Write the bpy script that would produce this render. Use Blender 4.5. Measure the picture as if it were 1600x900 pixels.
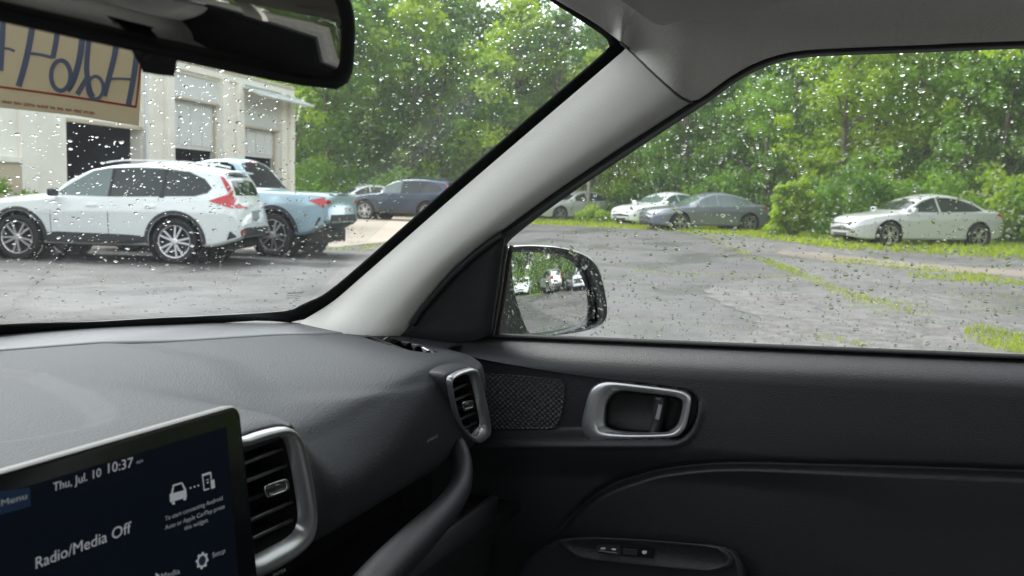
import bpy, math, random
import numpy as np
from mathutils import Vector, Matrix
from mathutils.bvhtree import BVHTree
from mathutils.geometry import delaunay_2d_cdt

for _o in list(bpy.data.objects): bpy.data.objects.remove(_o)
S = bpy.context.scene
COL = S.collection
PI = math.pi
rad = math.radians

# ------------------------------------------------------------------ camera
CAM = np.array([-0.38, 0.0, 1.28])
AZ, PIT, ROL, FPX = rad(67.2), rad(-5.52), rad(1.45), 1500.0
FW = np.array([math.sin(AZ)*math.cos(PIT), math.cos(AZ)*math.cos(PIT), math.sin(PIT)])
R0 = np.array([math.cos(AZ), -math.sin(AZ), 0.0]); U0 = np.cross(R0, FW)
RT = R0*math.cos(ROL) + U0*math.sin(ROL); UP = -R0*math.sin(ROL) + U0*math.cos(ROL)
cam = bpy.data.cameras.new('camera'); camo = bpy.data.objects.new('camera', cam); COL.objects.link(camo)
camo.matrix_world = Matrix(((RT[0], UP[0], -FW[0], CAM[0]), (RT[1], UP[1], -FW[1], CAM[1]), (RT[2], UP[2], -FW[2], CAM[2]), (0, 0, 0, 1)))
cam.sensor_width = 36.0; cam.lens = 36.0*FPX/1600.0
cam.clip_start = 0.02; cam.clip_end = 3000
cam.dof.use_dof = True; cam.dof.focus_distance = 1.05; cam.dof.aperture_fstop = 15.0
S.camera = camo

# ------------------------------------------------------------------ sky, sun, exposure
SUN_EL, SUN_AZ = rad(52), rad(20)
w = bpy.data.worlds.new("World"); S.world = w; w.use_nodes = True
nt = w.node_tree; nt.nodes.clear()
sky = nt.nodes.new('ShaderNodeTexSky'); sky.sky_type = 'NISHITA'; sky.sun_disc = False
sky.sun_elevation = SUN_EL; sky.sun_rotation = SUN_AZ; sky.air_density = 1.0; sky.dust_density = 1.5; sky.ozone_density = 1.0
hsv = nt.nodes.new('ShaderNodeHueSaturation'); hsv.inputs['Saturation'].default_value = 0.16
bg = nt.nodes.new('ShaderNodeBackground'); bg.inputs['Strength'].default_value = 0.15
wo = nt.nodes.new('ShaderNodeOutputWorld')
nt.links.new(sky.outputs[0], hsv.inputs['Color']); nt.links.new(hsv.outputs[0], bg.inputs['Color']); nt.links.new(bg.outputs[0], wo.inputs['Surface'])
sl = bpy.data.lights.new('sun', 'SUN'); sl.energy = 0.9; sl.angle = rad(25); sl.color = (1.0, 0.97, 0.93)
so = bpy.data.objects.new('sun', sl); COL.objects.link(so)
sd = Vector((math.sin(SUN_AZ)*math.cos(SUN_EL), math.cos(SUN_AZ)*math.cos(SUN_EL), math.sin(SUN_EL)))
so.rotation_euler = sd.to_track_quat('Z', 'Y').to_euler()
S.view_settings.view_transform = 'Standard'; S.view_settings.look = 'None'
S.view_settings.exposure = 2.05; S.view_settings.gamma = 1.0
S.render.engine = 'CYCLES'
S.cycles.max_bounces = 12; S.cycles.diffuse_bounces = 6; S.cycles.glossy_bounces = 5; S.cycles.transmission_bounces = 8
S.cycles.transparent_max_bounces = 16; S.cycles.caustics_refractive = False; S.cycles.caustics_reflective = False
S.cycles.use_denoising = True; S.cycles.sample_clamp_indirect = 6.0

# ------------------------------------------------------------------ rays from the photograph's viewpoint, used to measure where things stand
def ray(px, py): return FW + (px-800)/FPX*RT + (450-py)/FPX*UP
def onx(px, py, x): v = ray(px, py); return CAM + v*(x-CAM[0])/v[0]
def ony(px, py, y): v = ray(px, py); return CAM + v*(y-CAM[1])/v[1]
def onz(px, py, z): v = ray(px, py); return CAM + v*(z-CAM[2])/v[2]
def ond(px, py, t): return CAM + ray(px, py)*t
def onp(px, py, p0, n): v = ray(px, py); return CAM + v*(np.dot(np.array(p0)-CAM, n)/np.dot(v, n))
GN = np.array([1.0, 0, 0.375])                       # side window plane  x = .72 - .375 (z - 1.11)
def ong(px, py, off=0.0): return onp(px, py, (0.72-off, 0, 1.11), GN)
def gx(z, off=0.0): return 0.72-off-0.375*(z-1.11)

# ------------------------------------------------------------------ materials
MATS = {}
def nodes(m): return m.node_tree.nodes, m.node_tree.links
def mat(name, col=(.5, .5, .5), rough=.5, metal=0.0, spec=.5, coat=0.0, bump=None, var=None, emit=None, sheen=0.0):
    """bump = (scale, strength, kind); var = (scale, amount, second colour)"""
    if name in MATS: return MATS[name]
    m = bpy.data.materials.new(name); m.use_nodes = True; N, Lk = nodes(m); b = N['Principled BSDF']
    b.inputs['Base Color'].default_value = (*col, 1); b.inputs['Roughness'].default_value = rough; b.inputs['Metallic'].default_value = metal
    b.inputs['Specular IOR Level'].default_value = spec; b.inputs['Coat Weight'].default_value = coat; b.inputs['Coat Roughness'].default_value = .05
    if sheen: b.inputs['Sheen Weight'].default_value = sheen
    if emit: b.inputs['Emission Color'].default_value = (*emit[0], 1); b.inputs['Emission Strength'].default_value = emit[1]
    tc = N.new('ShaderNodeTexCoord')
    if var:
        n = N.new('ShaderNodeTexNoise'); n.inputs['Scale'].default_value = var[0]; n.inputs['Detail'].default_value = 5; n.inputs['Roughness'].default_value = .6
        cr = N.new('ShaderNodeValToRGB'); cr.color_ramp.elements[0].position = .35; cr.color_ramp.elements[1].position = .68
        cr.color_ramp.elements[0].color = (*col, 1); cr.color_ramp.elements[1].color = (*var[2], 1)
        mx = N.new('ShaderNodeMix'); mx.data_type = 'RGBA'; mx.inputs[0].default_value = var[1]; mx.inputs[6].default_value = (*col, 1)
        Lk.new(tc.outputs['Object'], n.inputs['Vector']); Lk.new(n.outputs['Fac'], cr.inputs[0]); Lk.new(cr.outputs[0], mx.inputs[7]); Lk.new(mx.outputs[2], b.inputs['Base Color'])
    if bump:
        bp = N.new('ShaderNodeBump'); bp.inputs['Strength'].default_value = bump[1]; bp.inputs['Distance'].default_value = bump[3] if len(bump) > 3 else .001
        kind = bump[2]
        if kind == 'noise':
            n = N.new('ShaderNodeTexNoise'); n.inputs['Scale'].default_value = bump[0]; n.inputs['Detail'].default_value = 3; out = n.outputs['Fac']; Lk.new(tc.outputs['Object'], n.inputs['Vector'])
        elif kind == 'grain':
            n = N.new('ShaderNodeTexVoronoi'); n.inputs['Scale'].default_value = bump[0]; out = n.outputs['Distance']; Lk.new(tc.outputs['Object'], n.inputs['Vector'])
        else:   # weave of two crossing fine lines
            w1 = N.new('ShaderNodeTexWave'); w1.bands_direction = 'X'; w1.inputs['Scale'].default_value = bump[0]
            w2 = N.new('ShaderNodeTexWave'); w2.bands_direction = 'Y'; w2.inputs['Scale'].default_value = bump[0]*.7
            ad = N.new('ShaderNodeMath'); ad.operation = 'MULTIPLY'; Lk.new(w1.outputs['Fac'], ad.inputs[0]); Lk.new(w2.outputs['Fac'], ad.inputs[1])
            Lk.new(tc.outputs['Object'], w1.inputs['Vector']); Lk.new(tc.outputs['Object'], w2.inputs['Vector']); out = ad.outputs[0]
        Lk.new(out, bp.inputs['Height']); Lk.new(bp.outputs[0], b.inputs['Normal'])
    MATS[name] = m; return m

def thin_glass(name, tint=(.93, .96, .95), f0=.05, k=.75):
    m = bpy.data.materials.new(name); m.use_nodes = True; N, Lk = nodes(m); N.clear()
    tr = N.new('ShaderNodeBsdfTransparent'); tr.inputs[0].default_value = (*tint, 1)
    gl = N.new('ShaderNodeBsdfGlossy'); gl.inputs['Roughness'].default_value = .02
    lw = N.new('ShaderNodeLayerWeight'); lw.inputs['Blend'].default_value = .5
    pw = N.new('ShaderNodeMath'); pw.operation = 'POWER'; pw.inputs[1].default_value = 4.0
    ma = N.new('ShaderNodeMath'); ma.operation = 'MULTIPLY_ADD'; ma.inputs[1].default_value = k; ma.inputs[2].default_value = f0
    mx = N.new('ShaderNodeMixShader'); o = N.new('ShaderNodeOutputMaterial')
    Lk.new(lw.outputs['Facing'], pw.inputs[0]); Lk.new(pw.outputs[0], ma.inputs[0]); Lk.new(ma.outputs[0], mx.inputs[0])
    Lk.new(tr.outputs[0], mx.inputs[1]); Lk.new(gl.outputs[0], mx.inputs[2]); Lk.new(mx.outputs[0], o.inputs['Surface'])
    return m

M = {}
M['trim'] = mat('light_grey_trim', (.57, .555, .525), .9, spec=.15, bump=(650, .55, 'noise', .0008), var=(420, .3, (.50, .495, .475)))
M['headliner'] = mat('headliner_cloth', (.68, .655, .62), .9, spec=.2, bump=(420, .8, 'noise', .0015), var=(300, .35, (.56, .54, .51)), sheen=.2)
M['visor'] = mat('visor_cloth', (.58, .555, .52), .85, spec=.2, bump=(500, .4, 'noise'))
M['black'] = mat('black_plastic', (.011, .0115, .012), .5, spec=.38, bump=(900, .35, 'grain', .0006), var=(14, .3, (.014, .015, .016)))
M['door'] = mat('door_plastic', (.0125, .0135, .015), .45, spec=.36, bump=(750, .45, 'grain', .0006), var=(9, .4, (.016, .017, .019)))
M['dash'] = mat('dash_plastic', (.027, .0285, .032), .52, spec=.15, bump=(480, .5, 'grain', .0006), var=(25, .25, (.031, .033, .036)))
M['dashtop'] = mat('dash_smooth_plastic', (.046, .049, .056), .46, spec=.45, bump=(1200, .2, 'grain', .0004))
M['seal'] = mat('rubber_seal', (.010, .011, .012), .6, spec=.3)
M['frit'] = mat('black_ceramic_print', (.006, .007, .007), .95, spec=.05)
M['void'] = mat('dark_cavity', (.006, .006, .007), .8, spec=.2)
M['seat'] = mat('grey_seat_cloth', (.22, .22, .22), .85, spec=.2, bump=(700, .3, 'noise'))
M['silver'] = mat('satin_silver', (.50, .505, .51), .33, metal=.85, spec=.5, bump=(1500, .08, 'noise'))
M['chrome'] = mat('chrome_trim', (.75, .75, .76), .15, metal=1.0)
M['blade'] = mat('gloss_black_blade', (.030, .030, .032), .28, spec=.7)
M['bezel'] = mat('screen_bezel_gloss', (.005, .005, .006), .22, spec=.16)
M['glassmirror'] = mat('mirror_glass', (.86, .88, .88), .02, metal=1.0)
M['dimmirror'] = mat('tinted_mirror_glass', (.40, .39, .36), .02, metal=1.0)
M['glass'] = thin_glass('window_glass'); M['wsglass'] = thin_glass('windscreen_glass', (.90, .945, .93), .035, .36)

# ------------------------------------------------------------------ mesh helpers
def setp(o, label=None, cat=None, group=None, kind=None):
    if label: o['label'] = label
    if cat: o['category'] = cat
    if group: o['group'] = group
    if kind: o['kind'] = kind
    return o
def empty(name, label, cat, loc=(0, 0, 0), rz=0.0, group=None):
    o = bpy.data.objects.new(name, None); o.empty_display_size = .1; COL.objects.link(o); o.location = loc; o.rotation_euler = (0, 0, rz)
    return setp(o, label, cat, group)
def link(name, me, m=None, parent=None, smooth=True):
    o = bpy.data.objects.new(name, me); COL.objects.link(o)
    if m is not None:
        for x in (m if isinstance(m, (list, tuple)) else [m]): me.materials.append(x)
    if smooth: me.polygons.foreach_set('use_smooth', [True]*len(me.polygons))
    if parent: o.parent = parent
    return o
def mesh(name, V, F, m=None, parent=None, smooth=True):
    me = bpy.data.meshes.new(name); me.from_pydata([tuple(map(float, v)) for v in V], [], [tuple(map(int, f)) for f in F]); me.update()
    return link(name, me, m, parent, smooth)
def fast_mesh(name, V, F, m=None, parent=None, smooth=False):
    """V (n,3) and F (k,3|4) arrays"""
    me = bpy.data.meshes.new(name); V = np.asarray(V, 'f'); F = np.asarray(F, 'i'); c = F.shape[1]
    me.vertices.add(len(V)); me.vertices.foreach_set('co', V.ravel()); me.loops.add(F.size); me.loops.foreach_set('vertex_index', F.ravel())
    me.polygons.add(len(F)); me.polygons.foreach_set('loop_start', np.arange(0, F.size, c, dtype='i')); me.update(calc_edges=True)
    return link(name, me, m, parent, smooth)

class MB:
    def __init__(s): s.v = []; s.f = []
    def add(s, V, F):
        k = len(s.v); s.v += [tuple(map(float, v)) for v in V]; s.f += [tuple(int(i)+k for i in f) for f in F]; return s
    def box(s, c, sz, ax=None):
        c = np.array(c, float); A = np.eye(3) if ax is None else np.array(ax, float); h = np.array(sz, float)/2
        V = [c + A[0]*h[0]*i + A[1]*h[1]*j + A[2]*h[2]*k for i in (-1, 1) for j in (-1, 1) for k in (-1, 1)]
        return s.add(V, [(0, 1, 3, 2), (4, 6, 7, 5), (0, 4, 5, 1), (2, 3, 7, 6), (0, 2, 6, 4), (1, 5, 7, 3)])
    def tube(s, P, r, n=8, cap=True):
        P = [np.array(p, float) for p in P]; R = r if hasattr(r, '__len__') else [r]*len(P); V = []; F = []
        ref = np.array([0.0, 0, 1.0])
        for i, p in enumerate(P):
            t = P[min(i+1, len(P)-1)] - P[max(i-1, 0)]; t = t/(np.linalg.norm(t)+1e-9)
            if i == 0:
                a = np.cross(t, ref)
                if np.linalg.norm(a) < .1: a = np.cross(t, [1.0, 0, 0])
            else: a = a - t*np.dot(a, t)
            a = a/(np.linalg.norm(a)+1e-9); b = np.cross(t, a)
            for k in range(n):
                q = 2*PI*k/n; V.append(p + R[i]*(a*math.cos(q)+b*math.sin(q)))
        for i in range(len(P)-1):
            for k in range(n): F.append((i*n+k, i*n+(k+1) % n, (i+1)*n+(k+1) % n, (i+1)*n+k))
        if cap: F.append(tuple(range(n))[::-1]); F.append(tuple((len(P)-1)*n+k for k in range(n)))
        return s.add(V, F)
    def build(s, name, m=None, parent=None, smooth=False): return mesh(name, s.v, s.f, m, parent, smooth)

def bevel(o, w_=.004, seg=2, ang=40):
    md = o.modifiers.new('bevel', 'BEVEL'); md.width = w_; md.segments = seg; md.limit_method = 'ANGLE'; md.angle_limit = rad(ang); return o

def crv(P, n, closed=False, k=2):
    """smooth curve through P, n points evenly spaced"""
    P = np.array(P, float)
    if closed: P = np.vstack([P[-1], P, P[0], P[1]])
    else: P = np.vstack([2*P[0]-P[1], P, 2*P[-1]-P[-2]])
    out = []
    for i in range(1, len(P)-2):
        p0, p1, p2, p3 = P[i-1:i+3]
        for t in np.linspace(0, 1, 16, endpoint=False):
            out.append(.5*((2*p1)+(-p0+p2)*t+(2*p0-5*p1+4*p2-p3)*t*t+(-p0+3*p1-3*p2+p3)*t**3))
    out.append(P[-2]); out = np.array(out)
    L = np.concatenate([[0], np.cumsum(np.linalg.norm(np.diff(out, axis=0), axis=1))])
    T = np.linspace(0, L[-1], n, endpoint=not closed)
    return np.stack([np.interp(T, L, out[:, a]) for a in range(out.shape[1])], 1)
def gridf(n, m, close=False, flip=False):
    F = []
    for i in range(n-1):
        for j in range(m if close else m-1):
            q = (i*m+j, i*m+(j+1) % m, (i+1)*m+(j+1) % m, (i+1)*m+j); F.append(q[::-1] if flip else q)
    return F
def sheet(name, P, m, parent, thick=0.0, toward=None, smooth=True):
    """P [n][m] points -> surface; with thick it becomes a solid plate (away from the point TOWARD)"""
    P = np.array(P, float); n, mm = P.shape[:2]; V = P.reshape(-1, 3); F = gridf(n, mm)
    if thick:
        du = np.gradient(P, axis=0); dv = np.gradient(P, axis=1); N = np.cross(du, dv); N /= (np.linalg.norm(N, axis=2, keepdims=True)+1e-12)
        t = np.array(toward if toward is not None else CAM); flip = (np.sum(N*(t-P), axis=2).mean() < 0)
        if flip: N = -N
        B = (P - N*thick).reshape(-1, 3); k = len(V); V = np.vstack([V, B]); F2 = [tuple(i+k for i in f[::-1]) for f in F]
        rim = [j for j in range(mm)] + [i*mm+mm-1 for i in range(1, n)] + [(n-1)*mm+j for j in range(mm-2, -1, -1)] + [i*mm for i in range(n-2, 0, -1)]
        F = F + F2 + [(rim[i], rim[(i+1) % len(rim)], rim[(i+1) % len(rim)]+k, rim[i]+k)[::-1] for i in range(len(rim))]
        if not flip: F = [f[::-1] for f in F]
    return mesh(name, V, F, m, parent, smooth)
def loops(name, Ls, m, parent, cap0=False, cap1=False, smooth=True, closed_profile=False):
    """bridge closed loops of equal length"""
    Ls = [np.array(l, float) for l in Ls]; n = len(Ls[0]); V = np.vstack(Ls); F = gridf(len(Ls), n, True)
    if closed_profile: F += [((len(Ls)-1)*n+j, (len(Ls)-1)*n+(j+1) % n, (j+1) % n, j) for j in range(n)]
    if cap0: F.append(tuple(range(n))[::-1])
    if cap1: F.append(tuple((len(Ls)-1)*n+j for j in range(n)))
    return mesh(name, V, F, m, parent, smooth)
def fit_loop(P2, n, c=None, smooth=True):
    """closed 2-D outline -> n points at even angles round c (star shaped)"""
    P2 = np.array(P2, float)
    Q = crv(P2, 400, True) if smooth else np.vstack([np.linspace(P2[i], P2[(i+1) % len(P2)], 60, endpoint=False) for i in range(len(P2))])
    c = P2.mean(0) if c is None else np.array(c)
    a = np.arctan2(Q[:, 1]-c[1], Q[:, 0]-c[0]); r = np.hypot(Q[:, 0]-c[0], Q[:, 1]-c[1]); o = np.argsort(a); a, r = a[o], r[o]
    a = np.concatenate([a-2*PI, a, a+2*PI]); r = np.concatenate([r]*3); T = np.linspace(-PI, PI, n, endpoint=False); rr = np.interp(T, a, r)
    return np.stack([c[0]+rr*np.cos(T), c[1]+rr*np.sin(T)], 1)
def sstep(x, a=0.0, b=1.0): t = np.clip((np.asarray(x, float)-a)/(b-a), 0, 1); return t*t*(3-2*t)
def poly_sd(P, X, Y):
    """signed distance (inside positive) from polygon P"""
    P = np.array(P); d = np.full(X.shape, 1e9); ins = np.zeros(X.shape, bool)
    for i in range(len(P)):
        a, b = P[i], P[(i+1) % len(P)]; e = b-a; t = np.clip(((X-a[0])*e[0]+(Y-a[1])*e[1])/(e@e+1e-12), 0, 1)
        d = np.minimum(d, np.hypot(X-a[0]-t*e[0], Y-a[1]-t*e[1]))
        c = ((a[1] > Y) != (b[1] > Y)) & (X < (b[0]-a[0])*(Y-a[1])/((b[1]-a[1]) if abs(b[1]-a[1]) > 1e-12 else 1e-12)+a[0]); ins ^= c
    return np.where(ins, d, -d)
def text_mesh(body, align='LEFT', bold=0.0):
    c = bpy.data.curves.new('lettering', 'FONT'); c.body = body; c.size = 1.0; c.align_x = align; c.offset = bold; c.resolution_u = 3
    o = bpy.data.objects.new('lettering', c); COL.objects.link(o); bpy.context.view_layer.update()
    me = bpy.data.meshes.new_from_object(o.evaluated_get(bpy.context.evaluated_depsgraph_get())); COL.objects.unlink(o); bpy.data.objects.remove(o)
    V = np.array([v.co[:] for v in me.vertices]); F = [tuple(p.vertices) for p in me.polygons]; return V, F
# ================================================================== THE CAR THE PICTURE IS TAKEN IN
car = empty('car', 'parked car seen from inside, with dark dashboard, centre screen, grey pillar and black door panel', 'car')

# ---- shell that closes the cabin
b = MB()
b.box((0, -.75, .33), (1.5, 3.3, .06)); b.box((0, .93, .70), (1.44, .04, .76)); b.box((0, -2.3, .72), (1.4, .05, .80))
b.box((-.745, -.75, .70), (.03, 3.2, .74)); b.box((.765, -1.5, .68), (.02, 1.5, .70))
b.build('cabin_floor', M['seat'], car)
for sx in (-1, 1):                                     # pillars and rails behind the front door
    b = MB()
    b.add([(sx*.735, -.50, 1.05), (sx*.735, -.36, 1.05), (sx*.60, -.40, 1.45), (sx*.60, -.50, 1.45), (sx*.70, -.50, 1.05), (sx*.70, -.36, 1.05), (sx*.575, -.40, 1.45), (sx*.575, -.50, 1.45)],
          [(0, 1, 2, 3), (7, 6, 5, 4), (0, 4, 5, 1), (1, 5, 6, 2), (2, 6, 7, 3), (3, 7, 4, 0)])
    b.build('rear_pillar_trim', M['headliner'], car); b = MB()
    b.add([(sx*.72, -1.55, 1.05), (sx*.735, -1.30, 1.05), (sx*.60, -1.50, 1.45), (sx*.60, -2.30, 1.45), (sx*.66, -2.30, 1.05), (sx*.66, -1.45, 1.05), (sx*.57, -1.6, 1.45), (sx*.57, -2.30, 1.45)],
          [(0, 1, 2, 3), (7, 6, 5, 4), (0, 4, 5, 1), (1, 5, 6, 2), (2, 6, 7, 3), (3, 7, 4, 0)])
    b.build('rear_pillar_trim', M['headliner'], car)
mesh('rear_window', [(-.6, -2.3, 1.1), (.6, -2.3, 1.1), (.55, -2.2, 1.45), (-.55, -2.2, 1.45)], [(0, 1, 2, 3)], M['glass'], car, False)
mesh('driver_window', [(-.72, -.4, 1.09), (-.72, .6, 1.09), (-.60, .25, 1.43), (-.60, -.42, 1.43)], [(0, 1, 2, 3)], M['glass'], car, False)
for sx in (1, -1):
    mesh('rear_side_window', [(sx*.735, -1.35, 1.09), (sx*.735, -.5, 1.09), (sx*.61, -.5, 1.43), (sx*.61, -1.5, 1.43)], [(0, 1, 2, 3)], M['glass'], car, False)
# front seat back behind the frame (seen only in the mirror)
for sx in (.36,):
    b = MB(); b.box((sx, -.62, .78), (.46, .13, .62), ((1, 0, 0), (0, .97, .25), (0, -.25, .97))); o = b.build('seat_back', M['seat'], car); bevel(o, .05, 4)
    b = MB(); b.box((sx, -.74, 1.20), (.25, .09, .15)); o = b.build('headrest', M['seat'], car); bevel(o, .035, 4)
b = MB(); b.box((0, -1.75, .78), (1.2, .16, .6)); o = b.build('rear_seat_back', M['seat'], car); bevel(o, .05, 3)
# outer skin: door side and bonnet, seen past the mirror and by it
skin = mat('silver_white_paint', (.62, .63, .64), .25, spec=.5, coat=.8)
P = [[(xx, y, z) for (xx, z) in ((.85, .30), (.885, .45), (.89, .75), (.875, .95), (.80, 1.055), (.745, 1.085))] for y in np.linspace(-2.2, .66, 12)]
sheet('door_skin', P, skin, car, .012, toward=(3, -.5, .8))
P = [[(x, y0 + (1.85-y0)*t, .93+.035*(1-(x/.85)**2)-.20*t**2.2-.10*max(0, abs(x)-.72)/.13) for t in np.linspace(0, 1, 10)] for x in np.linspace(-.85, .85, 20) for y0 in (1.16-.25*(x/.85)**2,)]
sheet('bonnet', P, skin, car, .01, toward=(0, 1.4, 4))

# ---- windscreen
BASE = [(0.0, 1.075, 1.112)] + [tuple(onx(px, py, x)) for px, py, x in ((-60, 518, .335), (0, 513, .40), (150, 504, .50), (300, 495.5, .59), (400, 490, .66), (468, 487, .706))]
TOPC = [(0.0, .40, 1.500), (.25, .385, 1.492), (.42, .355, 1.478), (.505, .335, 1.462), (.56, .302, 1.443)]
TOPC[3] = tuple(onz(862, 0, 1.464)); TOPC[4] = tuple(onz(953, 56, 1.446))
Bc = crv(BASE, 40); Tc = crv(TOPC, 40)
def wsp(u, v, bulge=.012):                              # u 0..1 centre to passenger side, v 0..1 up
    i = u*39; a = np.array([np.interp(i, range(40), Bc[:, k]) for k in range(3)]); c = np.array([np.interp(i, range(40), Tc[:, k]) for k in range(3)])
    return a + (c-a)*v + np.array([0, .45, .89])*bulge*4*v*(1-v)
US = np.linspace(-1, 1, 61); VS = np.linspace(0, 1, 17)
def wsfull(u, v): p = wsp(abs(u), v); return p*np.array([1 if u >= 0 else -1, 1, 1])
P = np.array([[wsfull(u, v) for v in VS] for u in US])
sheet('windscreen', P, M['wsglass'], car)
WN = np.cross(Tc[30]-Bc[30], Bc[31]-Bc[30]); WN /= np.linalg.norm(WN)
if WN[2] < 0: WN = -WN
# black edge band of the windscreen: lower edge, rising along the pillar with a rounded corner, and under the header
inner = [(-60, 511), (0, 507), (150, 498.5), (300, 490.5), (400, 485.5), (440, 482.5), (462, 478.5), (484, 470), (510, 456), (560, 415), (700, 291), (800, 204), (880, 135), (930, 92), (944, 79), (950, 68), (947, 58), (930, 44), (860, -2), (820, -28)]
outer = [(-60, 524), (0, 520), (150, 510), (300, 501), (400, 495), (440, 493), (470, 494), (505, 482), (528, 472), (580, 430), (720, 306), (820, 218), (900, 149), (954, 103), (980, 84), (990, 64), (975, 44), (948, 26), (878, -20), (838, -48)]
p0w = wsp(.8, .5, 0) - WN*.004
def onw(px, py): return onp(px, py, p0w, WN)
# the glass is nearly a plane here; follow its true surface through a ray test
wv = [tuple(p) for r in P for p in r]; wtree = BVHTree.FromPolygons(wv, gridf(61, 17))
def onws(px, py, off=0.0):
    v = ray(px, py); h = wtree.ray_cast(Vector(CAM), Vector(v/np.linalg.norm(v)))
    if h[0] is None: return onw(px, py) - WN*off
    return np.array(h[0]) - WN*off
A1 = crv([onws(*p, .004) for p in inner], 120); A2 = crv([onws(*p, .006) for p in outer], 120)
sheet('windscreen_seal', [[A1[i], A1[i]*.5+A2[i]*.5-WN*.002, A2[i]] for i in range(120)], M['frit'], car, .004)
# dotted print above the lower edge
b = MB()
for r_ in range(4):
    for i in range(150):
        px = -20+i*3.2+(r_ % 2)*1.6; py = np.interp(px, [-60, 0, 150, 300, 400, 440], [511, 507, 498.5, 490.5, 485.5, 482.5]) - 1.6 - r_*1.9
        c = onws(px, py, .003); rr = (.00085, .0007, .00055, .0004)[r_]
        e = Bc[32]-Bc[28]; e = e/np.linalg.norm(e); f = np.cross(WN, e)
        b.add([c+rr*(e*math.cos(k*PI/3)+f*math.sin(k*PI/3)) for k in range(6)], [tuple(range(6))])
setp(b.build('dot_print', M['frit'], car), kind='stuff')
# the tiny etched glass mark near the corner: three rows of fine dark dashes
b = MB(); rnd = random.Random(4)
for (x0, x1, y, h) in ((449, 471, 456.5, 1.5), (448, 467, 460, .7), (448, 470, 462.7, .7), (446, 466, 465.3, .6), (458, 470, 467.4, .7)):
    x = x0
    while x < x1:
        wd = rnd.uniform(.8, 2.6); q = [onws(x, y-h*.5-(x-x0)*.06, .002), onws(x+wd, y-h*.5-(x-x0)*.06, .002), onws(x+wd, y+h*.5-(x-x0)*.06, .002), onws(x, y+h*.5-(x-x0)*.06, .002)]
        b.add(q, [(0, 1, 2, 3)]); x += wd+rnd.uniform(.5, 1.1)
b.build('glass_mark', mat('grey_glass_print', (.07, .07, .075), .6), car)

# ---- front pillar trim
n = 60
Lp = crv([onws(*p, .012) for p in ((440, 506), (468, 490), (516, 460), (565, 418), (705, 294), (805, 207), (885, 138), (937, 93), (968, 66))], n)
Rp = crv([ong(*p, .028) for p in ((600, 556), (630, 522), (650, 492), (700, 431), (745, 390), (800, 349), (870, 298), (970, 231), (1060, 173), (1087, 155))], n)
dL, dR = Lp[-1]-Lp[-2], Rp[-1]-Rp[-2]; kx = 10
Lp = np.vstack([Lp]+[Lp[n-1]+dL/np.linalg.norm(dL)*.006*(q+1) for q in range(kx)]); Rp = np.vstack([Rp]+[Rp[n-1]+dR/np.linalg.norm(dR)*.006*(q+1) for q in range(kx)]); n0, n = n, n+kx
P = []
for i in range(n):
    a, c = Lp[i], Rp[i]; mid = (a+c)/2; tc = CAM-mid; tc /= np.linalg.norm(tc); ax = Lp[min(i+1, n-1)]-Lp[max(i-1, 0)]; ax /= np.linalg.norm(ax)
    nn = tc - ax*np.dot(tc, ax); nn /= np.linalg.norm(nn); wd = np.linalg.norm(c-a); row = []
    for t in np.linspace(0, 1, 26):
        hh = ((1-((.64-t)/.64)**1.9) if t < .64 else (1-((t-.64)/.36)**2.6))*.205*wd
        row.append(a + (c-a)*t + nn*hh)
    row = [a-nn*.012] + row + [c-nn*.014]; P.append(row)
PT = np.array(P); ptree = BVHTree.FromPolygons([tuple(p) for r in PT for p in r], gridf(n, PT.shape[1]))
for q in range(kx): PT[n0+q] += np.array([.5, .0, .85])*(.0030*(q+1))      # the end tucks in under the roof lining
sheet('pillar_trim', PT, M['trim'], car, .004)
def onpt(px, py):
    v = ray(px, py); h = ptree.ray_cast(Vector(CAM), Vector(v/np.linalg.norm(v))); return np.array(h[0]) if h[0] is not None else None
# same pillar, other side of the car
sheet('pillar_trim', PT*np.array([-1, 1, 1]), M['trim'], car, .004, toward=(0, 0, 1.2))

# ---- roof lining
bp = [np.array((0.0, .392, 1.492)), np.array((.25, .377, 1.484)), onz(800, -42, 1.474), onz(862, -4, 1.459), onz(925, 33, 1.446), onz(957, 56, 1.440)]
for q in ((970, 66), (985, 79), (1010, 104), (1040, 132), (1062, 151)):
    h = onpt(*q); h = h if h is not None else ond(*q, .86); d_ = CAM-h; bp.append(h + d_/np.linalg.norm(d_)*.010)
bp[6] = bp[6]*.5 + (bp[5]+bp[7])*.25
seam_pts = [p.copy() for p in bp[6:11]]
for q in ((1080, 160), (1100, 150), (1130, 128), (1165, 106), (1200, 91), (1240, 81), (1300, 76), (1450, 70), (1600, 64)): bp.append(ong(*q, .034))
e = bp[-1]; bp += [np.array((.585, -.5, 1.425)), np.array((.575, -1.4, 1.42)), np.array((.56, -2.2, 1.40))]
Bd = crv(bp, 260)
def ymid(p): return np.clip(p[1], -2.2, .12) if p[0] > .5 else np.interp(p[0], [0, .5], [.34, .10])
HW = np.array([float(sstep((p[0]-.40)/.22)*sstep((.40-p[1])/.20)) for p in Bd]); ker = np.hanning(61); ker /= ker.sum(); HW = np.convolve(np.pad(HW, 30, 'edge'), ker, 'valid')
YM = np.array([ymid(p) for p in Bd]); YM = np.convolve(np.pad(YM, 30, 'edge'), ker, 'valid')
P = []; ts = np.concatenate([[0, .004, .010, .020, .035, .055, .08, .11, .15], np.linspace(.2, 1, 14)])
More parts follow.
